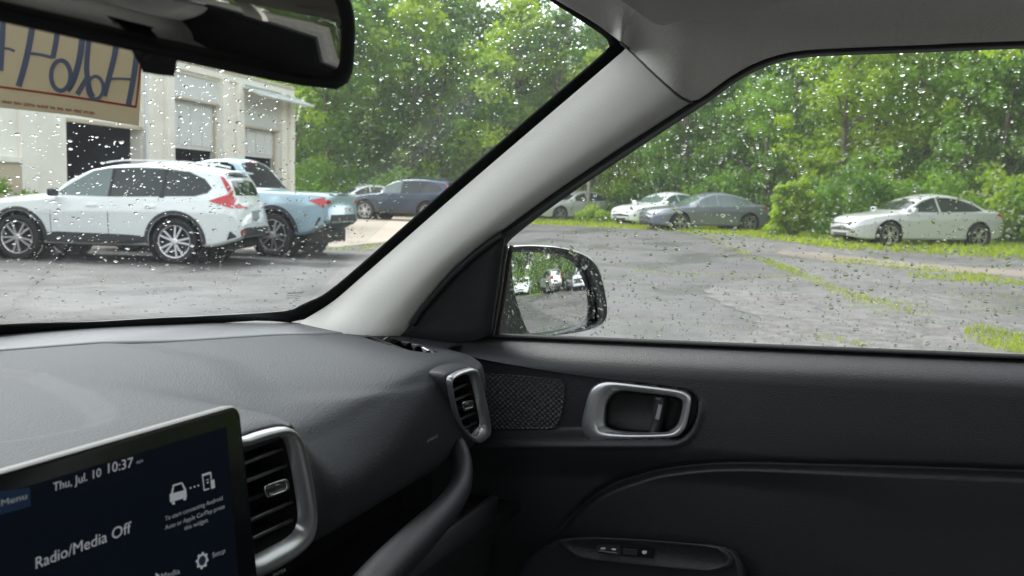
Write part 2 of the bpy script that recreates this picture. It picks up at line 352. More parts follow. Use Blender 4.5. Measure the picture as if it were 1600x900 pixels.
for ib, p in enumerate(Bd):
    m_ = np.array([0.0, YM[ib], 1.525]); L_ = np.linalg.norm((m_-p)[:2])
    row = []
    for t in ts:
        hw_ = HW[ib]; dd = t*.66; k = 1-math.exp(-dd/(.30-.235*hw_)); q = p + (m_-p)*t; q[2] = p[2] + (m_[2]-p[2])*(.75*k+.25*t)-(.006*math.exp(-dd/.01) if 0 else 0); row.append(q)
    row = [p + (p-row[2])*.2 + np.array([0, 0, .02])] + row; P.append(row)
P = np.array(P); k9 = np.hanning(27); k9 /= k9.sum()
for j in range(4, P.shape[1]):
    wj = min(1.0, (j-3)/5)
    for a in range(3): P[:, j, a] += (np.convolve(np.pad(P[:, j, a], 13, 'edge'), k9, 'valid')-P[:, j, a])*wj
hl = sheet('roof_lining', P, M['headliner'], car)
sheet('roof_lining', P*np.array([-1, 1, 1]), M['headliner'], car)
b = MB(); sp_ = crv(seam_pts + [bp[11]], 30); b.tube(sp_, .0016, 6); b.build('lining_seam', mat('seam_shadow_grey', (.10, .10, .095), .9), car, True)
# the outer roof closes off the sky above the lining
b = MB(); b.box((0, -1.0, 1.575), (1.16, 2.5, .03)); b.add([(-.60, .20, 1.56), (.60, .20, 1.56), (.42, .36, 1.53), (-.42, .36, 1.53), (-.60, .20, 1.59), (.60, .20, 1.59), (.42, .37, 1.55), (-.42, .37, 1.55)], [(0, 3, 2, 1), (4, 5, 6, 7), (0, 1, 5, 4), (1, 2, 6, 5), (2, 3, 7, 6), (3, 0, 4, 7)])
for sx in (-1, 1): b.add([(sx*.58, y, z) for y, z in ((.20, 1.59), (-2.3, 1.59))]+[(sx*.640, y, z) for y, z in ((-2.3, 1.43), (.10, 1.455))], [(0, 1, 2, 3)])
b.build('roof', skin, car)
# dome lamp and its buttons (reflected by the mirror)
o = loops('ceiling_lamp', [[(.0+.09*math.cos(a)*k, .02+.06*math.sin(a)*k, z) for a in np.linspace(0, 2*PI, 24, endpoint=False)] for k, z in ((1.1, 1.525), (1.05, 1.508), (.9, 1.502), (.55, 1.502), (.5, 1.508))], mat('lamp_plastic', (.22, .21, .2), .4), car, cap1=True)

# ---- sun visor
vz = 1.437
vis = [(940, -60), (972, -4), (1000, 16), (1026, 35), (1036, 38), (1060, 32), (1080, 26), (1094, 26), (1104, 30), (1120, 32.5), (1140, 29), (1180, 15), (1222, -1), (1330, -45)]
V = [onz(x, y, vz+.0) for x, y in vis]; V[0:0] = []
Vt = [v+np.array([0, .004, .016]) for v in V]; k = len(V)
o = mesh('sun_visor', V+Vt, [tuple(range(k)), tuple(range(2*k-1, k-1, -1))]+[(i, (i+1) % k, (i+1) % k+k, i+k) for i in range(k)], M['visor'], car, False); bevel(o, .005, 3, 30)

# ---- door window, its seal, and the black mirror corner
gp = [ong(760, 540, -.003), ong(785, 385, -.003), ong(830, 340, -.003), ong(1090, 150, -.003), ong(1210, 75, -.003), ong(1300, 62, -.003), (gx(1.435, -.003), -.47, 1.435), (gx(1.09, -.003), -.47, 1.09)]
mesh('side_window', gp[::-1], [tuple(range(len(gp)))], M['glass'], car, False)
ins = [(776, 366), (800, 349), (870, 298), (970, 231), (1082, 158), (1100, 148), (1130, 126), (1165, 104), (1200, 89), (1240, 79), (1300, 74), (1450, 68), (1600, 62), (1800, 58)]
out = [(784, 384), (806, 360), (875, 306), (975, 239), (1087, 166), (1105, 156), (1135, 134), (1168, 112), (1203, 97), (1243, 87), (1302, 81), (1450, 76), (1600, 70), (1800, 66)]
out2 = [(785, 393), (804, 369), (880, 311), (980, 243), (1091, 170), (1108, 159), (1138, 137), (1171, 115), (1206, 99.5), (1246, 90), (1305, 84.5), (1450, 78), (1600, 72), (1800, 68)]
I_ = crv([ong(*p, .026) for p in ins], 90); O_ = crv([ong(*p, .010) for p in out], 90); O2 = crv([ong(*p, .001) for p in out2], 90)
nv = np.array([-1, 0, .1])
sheet('window_seal', [[I_[i]-nv*.02, I_[i]+nv*.002, I_[i]*.6+O_[i]*.4+nv*.006, O_[i]+nv*.001, O_[i]-nv*.004, O2[i]-nv*.0] for i in range(90)], M['seal'], car, .003)
for sx, in ((-1,),): sheet('window_seal', np.array([[I_[i]-nv*.02, I_[i]+nv*.004, O_[i]+nv*.002, O2[i]] for i in range(90)])*np.array([-1, 1, 1]), M['seal'], car, .003, toward=(0, 0, 1.2))
# black corner cover where the outside mirror is mounted
cov = [(600, 540), (632, 521), (652, 491), (702, 430), (746, 389), (784, 360), (792, 368), (788, 386), (781, 440), (768, 522), (748, 534), (715, 538), (690, 537)]
C2 = fit_loop(cov, 90, (715, 480), smooth=False)
c2 = np.array((715, 480.0)); Ls = []
for k, off in ((1.0, -.012), (1.0, .016), (.99, .024), (.965, .029), (.93, .031), (.6, .030), (.25, .029)): Ls.append([ong(*(c2+(p-c2)*k), off) for p in C2])
loops('mirror_corner_cover', Ls, M['black'], car, cap1=True)
b = MB(); b.tube(crv([ong(*p, .033) for p in ((645, 506), (660, 484), (702, 436), (745, 396), (786, 366))], 40), .0042, 8); b.build('cover_lip', M['seal'], car, True)
b = MB(); pp = crv([ong(*p, .012) for p in ((790, 384), (785, 412), (777, 470), (767, 524))], 20); b.tube(pp, .0035, 8); b.tube(pp+np.array([.004, -.006, 0]), .0028, 8)
b.build('window_channel', mat('brown_black_rubber', (.030, .024, .021), .45), car, True)
# ---- door panel: relief over (y, z)
def sill(y): return 1.128-.0454*y - .0
s0 = ong(770, 525)[2]; s1_ = ong(1600, 561.5)
yA, zA = ong(770, 525)[1:]; yB, zB = ong(1600, 561.5)[1:]
def sill(y): return zA + (y-yA)*(zB-zA)/(yB-yA)
def yz(px, py, x=.672): return onx(px, py, x)[1:]
rec = [yz(*p) for p in ((640, 556), (700, 552), (760, 564), (900, 587), (1000, 598), (1060, 606), (1082, 614), (1091, 630), (1089, 652), (1079, 675), (1062, 688), (1040, 692), (1000, 692.5), (760, 694), (640, 694))]
rec = crv(rec, 200)
lip = crv([yz(*p) for p in ((780, 980), (822, 884), (860, 842), (930, 777), (1000, 748), (1060, 735), (1150, 727.5), (1300, 730), (1600, 740), (1900, 752))], 160)
liporder = np.argsort(lip[:, 0]); ly, lz = lip[liporder, 0], lip[liporder, 1]
ys = np.concatenate([np.linspace(-.85, -.17, 60, endpoint=False), np.linspace(-.17, .62, 380)])
tz = np.concatenate([np.linspace(0, .045, 60, endpoint=False)**1.0, np.linspace(.045, .34, 170, endpoint=False), np.linspace(.34, .75, 20)])
YY, TT = np.meshgrid(ys, tz, indexing='ij'); ZZ = sill(YY)+.002-TT
s = np.clip(TT/.036, 0, 1); inn = .048*(1-(1-s)**2.4)
sd_ = poly_sd(rec, YY, ZZ)
# lower roll below the pocket ridge
zr = np.interp(YY, [-.9, .05, .20, .24, .62], [.96, 1.0, 1.008, 1.008, 1.0-.03])
ridge = yz(900, 694)[1]
zr = np.interp(YY, [-.2, .2, .47, .62], [1.02, yz(1060, 690)[1], yz(760, 694)[1], yz(690, 694)[1]])
inn -= .016*sstep((zr-.002-ZZ)/.045)*sstep((YY+.02)/.18)
inn -= .010*sstep((zr+.03-ZZ)/.12)*(1-sstep((YY+.02)/.18))
top_side = sstep((ZZ - (zr+.035))/.02)
wid = .0035*top_side + .016*(1-top_side)*sstep((.232-YY)/-.02) + .004*(1-top_side)*(1-sstep((.232-YY)/-.02))
depth = .020*sstep(sd_/np.maximum(wid, .002))
inn -= depth
# raised rim round the pocket's lower edge catches the light
inn += .0030*np.exp(-((sd_+.003)/.0035)**2)*(1-top_side)
lipz = np.interp(YY, ly, lz); dlip = lipz-ZZ
slope = np.interp(YY, ly, np.abs(np.gradient(lz, ly)))
dl = dlip/np.sqrt(1+np.minimum(slope, 3)**2)
vis_l = sstep((.40-YY)/.05)
inn += vis_l*(-.006*np.exp(-((dl+.0015)/.004)**2) + .011*sstep(dl/.0052))
XX = .72-inn
# hole for the handle pocket
hb_o = [(909, 667), (912, 645), (920, 615), (928, 603), (939, 597), (955, 595.5), (1004, 601), (1058, 608), (1074, 612), (1081, 620), (1080, 635), (1074, 663), (1067, 675), (1054, 683), (1004, 686), (933, 687), (917, 682)]
hb_i = [(947, 659), (948, 635), (955, 620), (969, 611.5), (1004, 613.5), (1049, 619), (1064, 624), (1066.5, 634), (1060, 660), (1051, 670), (1036, 675), (987, 675), (960, 671), (949, 666)]
hole = fit_loop([onx(*p, .682)[1:] for p in hb_o], 120)*1.0; hc = hole.mean(0); holep = hc+(hole-hc)*.93
inside = poly_sd(holep, YY, ZZ) > 0
V = np.stack([XX, YY, ZZ], 2).reshape(-1, 3); n_, m_ = YY.shape
F = [f for f in gridf(n_, m_) if not inside.reshape(-1)[list(f)].any()]
mesh('door_panel', V, F, M['door'], car)
# driver's door, mirrored and plain
P = [[(-.72+.045*min(1, t/.03)**.5, y, sill(y)-t) for t in (0, .003, .008, .015, .03, .06, .2, .5, .75)] for y in np.linspace(-.85, .62, 20)]
sheet('door_panel', P, M['door'], car, .01, toward=(0, 0, 1))
# glass-side strip of the sill (felt wiper)
P = [[np.array((.708, y, sill(y)+.0005)), np.array((.713, y, sill(y)+.0035)), np.array((.719, y, sill(y)+.003)), np.array((.722, y, sill(y)-.006))] for y in np.linspace(-.85, .515, 40)]
sheet('window_wiper_strip', P, M['seal'], car, .002)

# ---- speaker grille in the pocket
gr = fit_loop([onx(*p, .688)[1:] for p in ((751, 583), (800, 585.5), (860, 591), (874, 593.5), (882, 600), (882, 620), (878, 645), (872, 662), (866, 669), (855, 671), (800, 671), (760, 671), (752, 671))], 100, smooth=False)
gy0, gz0 = gr.min(0); gy1, gz1 = gr.max(0)
gy, gz = np.meshgrid(np.linspace(gy0, gy1, 240), np.linspace(gz0, gz1, 150), indexing='ij'); g = poly_sd(gr, gy, gz)
pu, pv = .0052, .0037
hh = np.maximum(0, np.cos(PI*gy/pu)*np.cos(PI*gz/pv))+np.maximum(0, np.cos(PI*(gy/pu+.5))*np.cos(PI*(gz/pv+.5))); hh = np.maximum(0, np.cos(2*PI*gy/.0070)*np.cos(2*PI*gz/.0064))
x_ = .690 - .0026*hh**.9*sstep(g/.002) - .0012*np.exp(-((g-.0008)/.0007)**2)
V = np.stack([x_, gy, gz], 2).reshape(-1, 3); ok = (g > 0).reshape(-1); F = [f for f in gridf(240, 150) if ok[list(f)].all()]
used = sorted({i for f in F for i in f}); mp = {a: i for i, a in enumerate(used)}
mesh('speaker_grille', V[used], [tuple(mp[i] for i in f) for f in F], M['blade'], car)

# ---- inner door handle
def hl(P, off, k=1.0, c=(1005, 643)):
    q = fit_loop(P, 96, (1000, 643)); return [onx(*p, .682-off) for p in (np.array((1000, 643))+(q-np.array((1000, 643)))*k)]
def mixl(t, shift=0): a, c = fit_loop(hb_o, 96, (1000, 643)), fit_loop(hb_i, 96, (1000, 643)); return a*(1-t)+c*t
def hlm(t, off): return [onx(*p, .682-off) for p in mixl(t)]
hz = loops('handle_bezel', [hlm(0, -.010), hlm(0, .004), hlm(.05, .007), hlm(.15, .0085), hlm(.52, .0090), hlm(.60, .0080), hlm(.78, .0010), hlm(.86, .0005), hlm(.96, -.0040), hlm(1.0, -.008), hlm(1.0, -.014)], M['silver'], car)
pk = loops('handle_pocket', [hlm(.97, -.006), hlm(1.0, -.010), [onx(*p, .682+.030) for p in (np.array((1000, 643))+(mixl(1.0)-np.array((1000, 643)))*.97)], [onx(*p, .682+.034) for p in (np.array((1000, 643))+(mixl(1.0)-np.array((1000, 643)))*.85)]], M['black'], car, cap1=True)
b = MB(); pl = crv([onx(*p, .694) for p in ((1031, 620), (1030, 635), (1026, 655), (1022, 676))], 16)
sheet('door_handle', [[q+np.array((.016, .004, 0)), q+np.array((.004, .0075, 0)), q+np.array((-.002, .006, 0)), q+np.array((-.003, .001, 0)), q+np.array((.000, -.004, 0)), q+np.array((.010, -.008, 0))] for q in pl], M['blade'], car, .002)
hnd = car.children[-1]
b = MB(); q0, q1 = onx(1032, 632, .6905), onx(1027, 655, .6905); ax = (q1-q0)/np.linalg.norm(q1-q0); b.box((q0+q1)/2, (.0022, .0045, np.linalg.norm(q1-q0)), ((1, 0, 0), np.cross(ax, (1, 0, 0)), ax)); o = b.build('handle_highlight', mat('highlight_grey', (.25, .25, .25), .4), hnd)  # grey strip laid along the lever, its silver highlight put in as colour

# ---- armrest with the window switches
def zt(y): return np.interp(y, [-.2, .16, .36, .42], [.905, .898, .884, .865])
ao = [(790, 935), (812, 884), (835, 862), (866, 846), (872, 841), (930, 839), (1010, 843), (1080, 849), (1128, 852), (1152, 862), (1166, 882), (1170, 935)]
L0 = fit_loop(ao, 110, (980, 890), smooth=False); cA = np.array((980, 890.0))
def al(k, x): return [onx(*(cA+(p-cA)*k), x) for p in L0]
loops('armrest', [al(1.0, .700), al(1.0, .660), al(.995, .640), al(.98, .630), al(.955, .6265), al(.90, .6265), al(.5, .630)], M['door'], car, cap1=True)
arm = car.children[-1]
# recessed switch plate (the upper, inner plateau)
so_ = [(868, 843), (930, 840), (1010, 844), (1080, 850), (1126, 854), (1146, 868), (1150, 884), (1112, 893), (1050, 888), (980, 881), (910, 873), (892, 866), (878, 855)]
S0 = fit_loop(so_, 100, (1005, 864), smooth=False); cS = np.array((1005, 864.0))
def spl(k, x): return [onx(*(cS+(p-cS)*k), x) for p in S0]
loops('switch_plate', [spl(1.0, .640), spl(1.0, .6215), spl(.985, .6175), spl(.955, .6160), spl(.90, .6185), spl(.86, .6195)], M['door'], car, cap1=True)
def pad(name, P, x, th, m, parent, bev=.0008):
    k = len(P); A = [onx(*p, x) for p in P]; B_ = [onx(*p, x+th) for p in P]
    o = mesh(name, A+B_, [tuple(range(k)), tuple(range(2*k-1, k-1, -1))]+[(i, (i+1) % k, (i+1) % k+k, i+k) for i in range(k)], m, parent, False)
    if bev: bevel(o, bev, 2)
    return o
sp = car.children[-1]
pad('lock_switch', [(932, 855), (936, 852), (968, 851.5), (967, 867), (950, 866), (934, 861)], .6165, .004, M['blade'], car)
sw = car.children[-1]
for P in ([(938, 850.8), (968, 850.2), (968, 851.6), (938, 852.2)], [(935, 861.2), (964, 864.6), (963, 866.6), (934, 862.6)]): pad('switch_trim', P, .6150, .002, M['chrome'], sw, 0)
for P in ([(938, 856), (944, 855), (947, 856.6), (945, 858.2), (939, 858.2)], [(955, 857.6), (957, 856.6), (963, 857), (962, 860), (956, 859.4)]): pad('switch_symbol', P, .6152, .001, mat('white_print', (.6, .6, .6), .5), sw, 0)
pad('window_switch', [(972, 852.5), (1022, 857.5), (1020, 871), (972, 867)], .6168, .004, M['void'], car)
sw = car.children[-1]
pad('switch_trim', [(976, 851.6), (1022, 856.2), (1022, 858), (976, 853.4)], .6150, .002, M['chrome'], sw, 0)
for P in ([(1003, 861.4), (1006, 859.8), (1011, 861), (1010, 865), (1006, 866), (1003.4, 864)],): pad('switch_symbol', P, .6152, .001, MATS['white_print'], sw, 0)
pad('window_switch', [(975, 857), (995, 859), (994, 867), (974, 865)], .6150, .006, M['blade'], car)

# ================= dashboard
BX = np.array(BASE)                                     # windscreen base
SEAM = [onz(*p, 1.101) for p in ((-60, 553), (0, 548), (150, 536.5), (300, 527), (430, 519), (570, 515.5))]
SEAM = [(0, .905, 1.101)] + [tuple(q) for q in SEAM] + [(.70, .645, 1.101)]
SX = np.array(SEAM); SX = SX[np.argsort(SX[:, 0])]
def yb(x): return np.interp(abs(x), BX[:, 0], BX[:, 1])
def ysm(x): return np.interp(abs(x), SX[:, 0], SX[:, 1])
def yfront(x): x = abs(x); return .432 + .006*sstep((x-.2)/.3) + max(0, (x-.575)/.10)**2*.075
xs = np.concatenate([np.linspace(-.70, -.02, 60, endpoint=False), np.linspace(-.02, .688, 260)])
rows = []
for x in xs:
    yf = yfront(x); ysx = ysm(x); ybx = yb(x); drop = .010*sstep((abs(x)-.50)/.17)+.004*sstep((abs(x)-.60)/.08)
    K = [(ybx+.012, 1.104), (ybx-.01, 1.106), ((ybx+ysx)/2, 1.1045), (ysx+.006, 1.1022)]
    top = crv(K, 20)
    zt_ = 1.110-drop
    K2 = [(ysx, 1.1010), (ysx-(ysx-.47)*.35, 1.1045-drop*.3), (ysx-(ysx-.47)*.75, 1.108-drop*.8), (yf+.030, 1.108-drop), (yf+.010, 1.1005-drop), (yf+.001, 1.084-drop), (yf-.001, 1.055), (yf+.002, 1.02), (yf+.012, .994), (yf+.035, .982), (yf+.10, .978)]
    wv_ = sstep((.30-abs(x))/.09)+sstep((abs(x)-.31)/.20); wv_ = min(1.0, float(wv_))       # rounder brow between the vents
    K3 = [(ysx, 1.1010), (ysx-(ysx-.47)*.35, 1.1025), (ysx-(ysx-.47)*.70, 1.0965), (yf+.062, 1.082), (yf+.032, 1.066), (yf+.010, 1.048), (yf+.000, 1.032), (yf+.002, 1.010), (yf+.010, .992), (yf+.035, .981), (yf+.10, .978)]
    K2 = [(a[0]*wv_+b_[0]*(1-wv_), a[1]*wv_+b_[1]*(1-wv_)) for a, b_ in zip(K2, K3)]
    r = crv(K2, 120)
    rows.append(np.vstack([top, [(ysx+.0025, 1.1006), (ysx+.0005, 1.0975), (ysx-.0015, 1.1000)], r[1:]]))
G2 = np.array(rows); n_, m_ = G2.shape[:2]; DP = np.zeros((n_, m_, 3)); DP[:, :, 0] = xs[:, None]; DP[:, :, 1] = G2[:, :, 0]; DP[:, :, 2] = G2[:, :, 1]
# right end rounds forward
# low raised field behind the screen with a soft edge
e1 = [onz(*p, 1.106)[:2] for p in ((-100, 560), (60, 577), (130, 612), (168, 640), (172, 656), (150, 668), (60, 686), (-100, 705))]
sdp = poly_sd(np.array(e1), DP[:, :, 0], DP[:, :, 1]); topm = sstep((DP[:, :, 2]-1.085)/.01)
DP[:, :, 2] += -.0055*sstep((sdp+.006)/.022)*topm
e2 = np.array([onz(*p, 1.104)[:2] for p in ((180, 530), (330, 560), (420, 605), (470, 650), (480, 720), (1200, 700), (1200, 400))])
DP[:, :, 2] += -.004*sstep((poly_sd(e2, DP[:, :, 0], DP[:, :, 1])+.02)/.05)*topm
# round the far end down against the door
# openings: two air vents, defroster slot
vR_o = [(698, 597), (702, 587), (712, 580.5), (722, 577), (733, 574.5), (739, 575.5), (743.5, 581), (749, 604), (758, 638), (762.6, 668), (761.5, 679), (754, 687), (746.6, 691.5), (738.6, 690), (726, 679), (715.5, 664), (706.6, 640)]
vR_i = [(702.7, 603), (704.5, 595), (715.5, 589), (725, 586.5), (732.5, 586.4), (738.6, 592), (745.7, 618.6), (751, 645), (753.9, 664), (749, 671), (741, 677.5), (731.5, 673.7), (718, 657.7), (708, 631)]
vC_o = [(352, 697), (384, 681), (415, 671), (440, 666.5), (454, 669.5), (465, 682), (473, 708), (483, 752), (489, 796), (488, 826), (479, 848), (458, 868), (425, 888), (400, 899), (380, 902), (366, 880), (357, 800)]
vC_i = [(366, 712), (384, 701), (418, 690), (438, 684.5), (447, 687), (453, 699), (462, 740), (469, 785), (471, 812), (466, 829), (452, 843), (425, 858), (402, 870), (386, 872), (378, 850), (370, 780)]
def vpl(xy, y0, k): # plane of a vent, leaning a little
    return onp(xy[0], xy[1], (.2, y0, 1.07), np.array([0, 1.0, k]))
VR = dict(y=.434, k=.16, c=(730, 633)); VC = dict(y=.414, k=.16, c=(425, 780))
def vloop(P, Vd, off=0.0, n_=72, sc=1.0):
    c = np.array(Vd['c'], float); q = fit_loop(P, n_, c); q = c+(q-c)*sc; nn = np.array([0, 1.0, Vd['k']]); nn /= np.linalg.norm(nn)
    return np.array([vpl(p, Vd['y'], Vd['k'])+nn*off for p in q])
hR = vloop(vR_i, VR, 0, 72, .97)[:, [0, 2]]; hC = vloop(vC_i, VC, 0, 72, 1.03)[:, [0, 2]]
for Po_, Vd_ in ((vC_o, VC),):              # the pad swells out to meet each vent frame
    o_ = vloop(Po_, Vd_, 0, 72, 1.0)[:, [0, 2]]; d_ = -poly_sd(o_, DP[:, :, 0], DP[:, :, 2]); k_ = (1-sstep((d_-.002)/.030))*(1-sstep((DP[:, :, 1]-.462)/.035))*sstep((DP[:, :, 2]-.985)/.02)
    py_ = Vd_['y'] - Vd_['k']*(DP[:, :, 2]-1.07) + .006; DP[:, :, 1] += (py_-DP[:, :, 1])*k_
front = (np.arange(m_) > 60)[None, :] & (DP[:, :, 1] < .478) & (DP[:, :, 2] < 1.0985)
cut = ((poly_sd(hR, DP[:, :, 0], DP[:, :, 2]) > 0) | (poly_sd(hC, DP[:, :, 0], DP[:, :, 2]) > 0)) & front
dfp = [(572, 523.5), (585, 523), (605, 524.5), (635, 530), (662, 541), (678, 549), (676, 552.5), (664, 552), (640, 547.5), (615, 538), (592, 530)]
dv = np.array([onz(*p, 1.100)[:2] for p in dfp]); cut |= (poly_sd(crv(dv, 60, True), DP[:, :, 0], DP[:, :, 1]) > 0) & (DP[:, :, 2] > 1.07)
# the rest is one moulding: smooth strip by the glass, grained pad
V = DP.reshape(-1, 3); cf = cut.reshape(-1); F = gridf(n_, m_)
Fa = [f for f in F if not cf[list(f)].any()]
da = mesh('dashboard', V, Fa, [M['dashtop'], M['dash']], car)
for p in da.data.polygons: p.material_index = 0 if (p.vertices[0] % m_) < 21 else 1
dtree = BVHTree.FromPolygons([tuple(p) for p in V], F)
def ondash(px, py, off=0.0):
    v = ray(px, py); v = v/np.linalg.norm(v); h = dtree.ray_cast(Vector(CAM), Vector(v)); return (np.array(h[0]) - v*off) if h[0] is not None else ony(px, py, .43)
# end cap of the dashboard towards the door
# defroster outlet
dl_ = fit_loop(dfp, 60, (628, 536), smooth=True)
loops('defroster_vent', [[ondash(*(np.array((628, 536.))+(p-np.array((628, 536.)))*1.10), .0008) for p in dl_], [ondash(*(np.array((628, 536.))+(p-np.array((628, 536.)))*1.03), .0030) for p in dl_], [ondash(*p, .001)-np.array((0, 0, .004)) for p in dl_], [onz(*p, 1.07)+0*p[0] for p in dl_]], M['black'], car, cap1=True)
dfo = car.children[-1]
for (a, c, d2) in (((600, 530), (607, 526), (603, 532)), ((613, 534), (627, 531), (618, 537)), ((628, 533), (640, 534.5), (634, 541)), ((645, 537), (654, 538.5), (648, 546)), ((661, 542), (671, 547), (664, 551))):
    P_ = [onz(*a, 1.098), onz(*c, 1.098), onz(*d2, 1.088)]; Q_ = [p+np.array((.0015, .003, -.001)) for p in P_]
    mesh('vent_fin', P_+Q_, [(0, 1, 2), (5, 4, 3), (0, 3, 4, 1), (1, 4, 5, 2), (2, 5, 3, 0)], mat('fin_grey', (.55, .56, .57), .4), dfo, False)
def vent(Po, Pi, Vd, slats, tab, frame_w):
    fr = loops('air_vent', [vloop(Po, Vd, .006), vloop(Po, Vd, -.002, sc=1.0), vloop(Po, Vd, -.0045, sc=.985), [a*.72+c*.28 for a, c in zip(vloop(Po, Vd, -.0060), vloop(Pi, Vd, -.0060))], [a*.35+c*.65 for a, c in zip(vloop(Po, Vd, -.0035), vloop(Pi, Vd, -.0035))], [a*.08+c*.92 for a, c in zip(vloop(Po, Vd, .002), vloop(Pi, Vd, .002))], vloop(Pi, Vd, .008), vloop(Pi, Vd, .010, sc=.99)], M['silver'], car)
    loops('vent_collar', [vloop(Po, Vd, .0005, sc=.995), vloop(Po, Vd, .001, sc=1.018), vloop(Po, Vd, .004, sc=1.028), vloop(Po, Vd, .012, sc=1.028), vloop(Po, Vd, .034, sc=.92)], M['dash'], fr)
    loops('vent_throat', [vloop(Pi, Vd, .004, sc=1.01), vloop(Pi, Vd, .007, sc=.985), vloop(Pi, Vd, .012, sc=.965), vloop(Pi, Vd, .055, sc=.95)], M['void'], fr, cap1=True)
    for (a, c) in slats:
        p, q = vpl(a, Vd['y']+.007, Vd['k']), vpl(c, Vd['y']+.007, Vd['k']); d_ = (q-p); L_ = np.linalg.norm(d_); d_ /= L_; nb = np.array([0, .95, -.30]); nb /= np.linalg.norm(nb); up = np.cross(d_, nb); b_ = MB()
        b_.box((p+q)/2+nb*.013, (L_, .026, .0030), (d_, nb, up)); o = b_.build('slat', M['blade'], fr); bevel(o, .0009, 2, 30)
    tl = fit_loop(tab, 32, np.mean(tab, 0)); c = np.mean(tab, 0); nn = np.array([0, 1.0, Vd['k']])
    def tb(k, off): return [vpl(c+(p-c)*k, Vd['y']+off, Vd['k']) for p in tl]
    t_ = loops('vent_tab', [tb(.9, .012), tb(1.0, -.001), tb(.97, -.0030), tb(.80, -.0034), tb(.72, -.0024)], M['chrome'], fr)
    loops('tab_centre', [tb(.76, -.001), tb(.74, -.0024)], M['blade'], fr, cap1=True)
    return fr
vent(vR_o, vR_i, VR, [((703, 612), (738, 596)), ((706, 628), (742, 611)), ((730, 634), (748, 626)), ((717, 657), (751, 640)), ((727, 669), (753, 655))], [(722.6, 630), (724, 628), (736, 625.5), (739, 627.5), (740, 635), (738, 637.5), (727, 642), (724, 640)], 1)
vent(vC_o, vC_i, VC, [((372, 728), (452, 697)), ((374, 757), (459, 722)), ((376, 787), (464, 750)), ((378, 820), (469, 778)), ((382, 848), (472, 805))], [(412, 762), (416, 757.5), (444, 748.5), (450, 750), (452, 762), (449, 766.5), (421, 777), (415, 774)], 1)
# small raised word on the pad
def place_text(body, A, Bp, hpx, m, parent, name, onf, bold=0.0, off=.0004):
    V_, F_ = text_mesh(body, bold=bold); x0, x1 = V_[:, 0].min(), V_[:, 0].max(); A = np.array(A, float); Bp = np.array(Bp, float); d_ = Bp-A; out = []
    for v in V_:
        t = (v[0]-x0)/(x1-x0); p = A + d_*t; p = p + np.array(hpx if hasattr(hpx, '__len__') else (0, -hpx))*(v[1]/.72); out.append(onf(p[0], p[1]))
    return mesh(name, out, F_, m, parent, False)
place_text('AIRBAG', (667, 692), (684, 682.5), 4.6, mat('embossed_grey', (.3, .3, .31), .4), car, 'lettering', lambda x, y: ondash(x, y, .0006), .01)

# ---- tray under the pad and its padded lip
b = MB(); b.box((.36, .56, .955), (.70, .02, .12)); b.box((.36, .50, .898), (.70, .14, .012)); b.build('tray', M['void'], car)
lp = crv([ony(*p, y) for p, y in (((480, 1040), .36), ((540, 965), .37), ((602, 893), .385), ((656, 838), .40), ((696, 796), .41), ((718, 762), .42), ((722, 728), .43), ((716, 702), .44), ((704, 684), .455))], 60)
rr = np.interp(np.linspace(0, 1, 60), [0, .5, .68, .8, 1], [.0175, .0165, .0140, .0125, .010])
b = MB(); b.tube(lp, rr, 22); b.build('tray_lip', M['door'], car, True)
b = MB(); q = crv([ony(*p, .45) for p in ((640, 935), (680, 882), (704, 850), (724, 822))], 12); b.tube(q, .0012, 6); b.build('glove_box_seam', M['void'], car)
P = [[(x, .43+.04*t, .93-.35*t) for t in np.linspace(0, 1, 8)] for x in np.linspace(-.1, .62, 20)]
sheet('glove_box', P, M['black'], car, .01)
b = MB(); b.box((.635, .64, .87), (.06, .26, .22)); b.build('dashboard_end', M['black'], car); b = MB(); b.box((.0, .56, .80), (.34, .20, .34)); b.build('centre_console', M['black'], car)

# ================= centre screen
TR, BR, TL = ony(374, 630, .400), onx(404, 902, ony(374, 630, .40)[0]), ony(0, 737, .400)
SN = np.cross(BR-TR, TL-TR); SN /= np.linalg.norm(SN)
if np.dot(SN, CAM-TR) < 0: SN = -SN
EU = (TR-TL)/np.linalg.norm(TR-TL); EV = np.cross(SN, EU); EV = EV if EV[2] > 0 else -EV
def onsc(px, py, off=0.0): return onp(px, py, TR+SN*off, SN)
Wd, Hd, rc = .262, .150, .009
def rect(inset, z, rcx=None):
    r_ = max(rc-inset, .001); out = []
    for (cx, cy, a0) in ((-inset-r_, -inset-r_, 0), (-Wd+inset+r_, -inset-r_, 90), (-Wd+inset+r_, -Hd+inset+r_, 180), (-inset-r_, -Hd+inset+r_, 270)):
        for k in range(7): a = rad(a0+15*k); out.append(TR + EU*(cx+r_*math.cos(a)) + EV*(cy+r_*math.sin(a)) + SN*z)
    return out
sc = loops('display_screen', [rect(.010, -.016), rect(.002, -.013), rect(0, -.0065)], mat('screen_back', (.05, .05, .05), .4), car, cap0=True)
loops('screen_edge', [rect(0, -.0065), rect(0, -.0012), rect(.0012, .0002)], mat('screen_edge_silver', (.15, .15, .14), .45, metal=.3), sc)
loops('bezel', [rect(.0012, .0), rect(.0020, .0006)], M['bezel'], sc, cap1=True)
ar = [(-60, 798), (362, 665), (388, 905), (370, 960), (-60, 1000)]
tl0 = onsc(0, 778); ta = onsc(352, 668)
mesh('display_area', [onsc(-20, 778, .0009), onsc(354, 667, .0009), onsc(373, 908, .0009), onsc(0, 1010, .0009)], [(0, 1, 2, 3)], mat('display_navy', (.005, .006, .0085), .2, spec=.25, emit=((.008, .016, .030), .035)), sc, False)
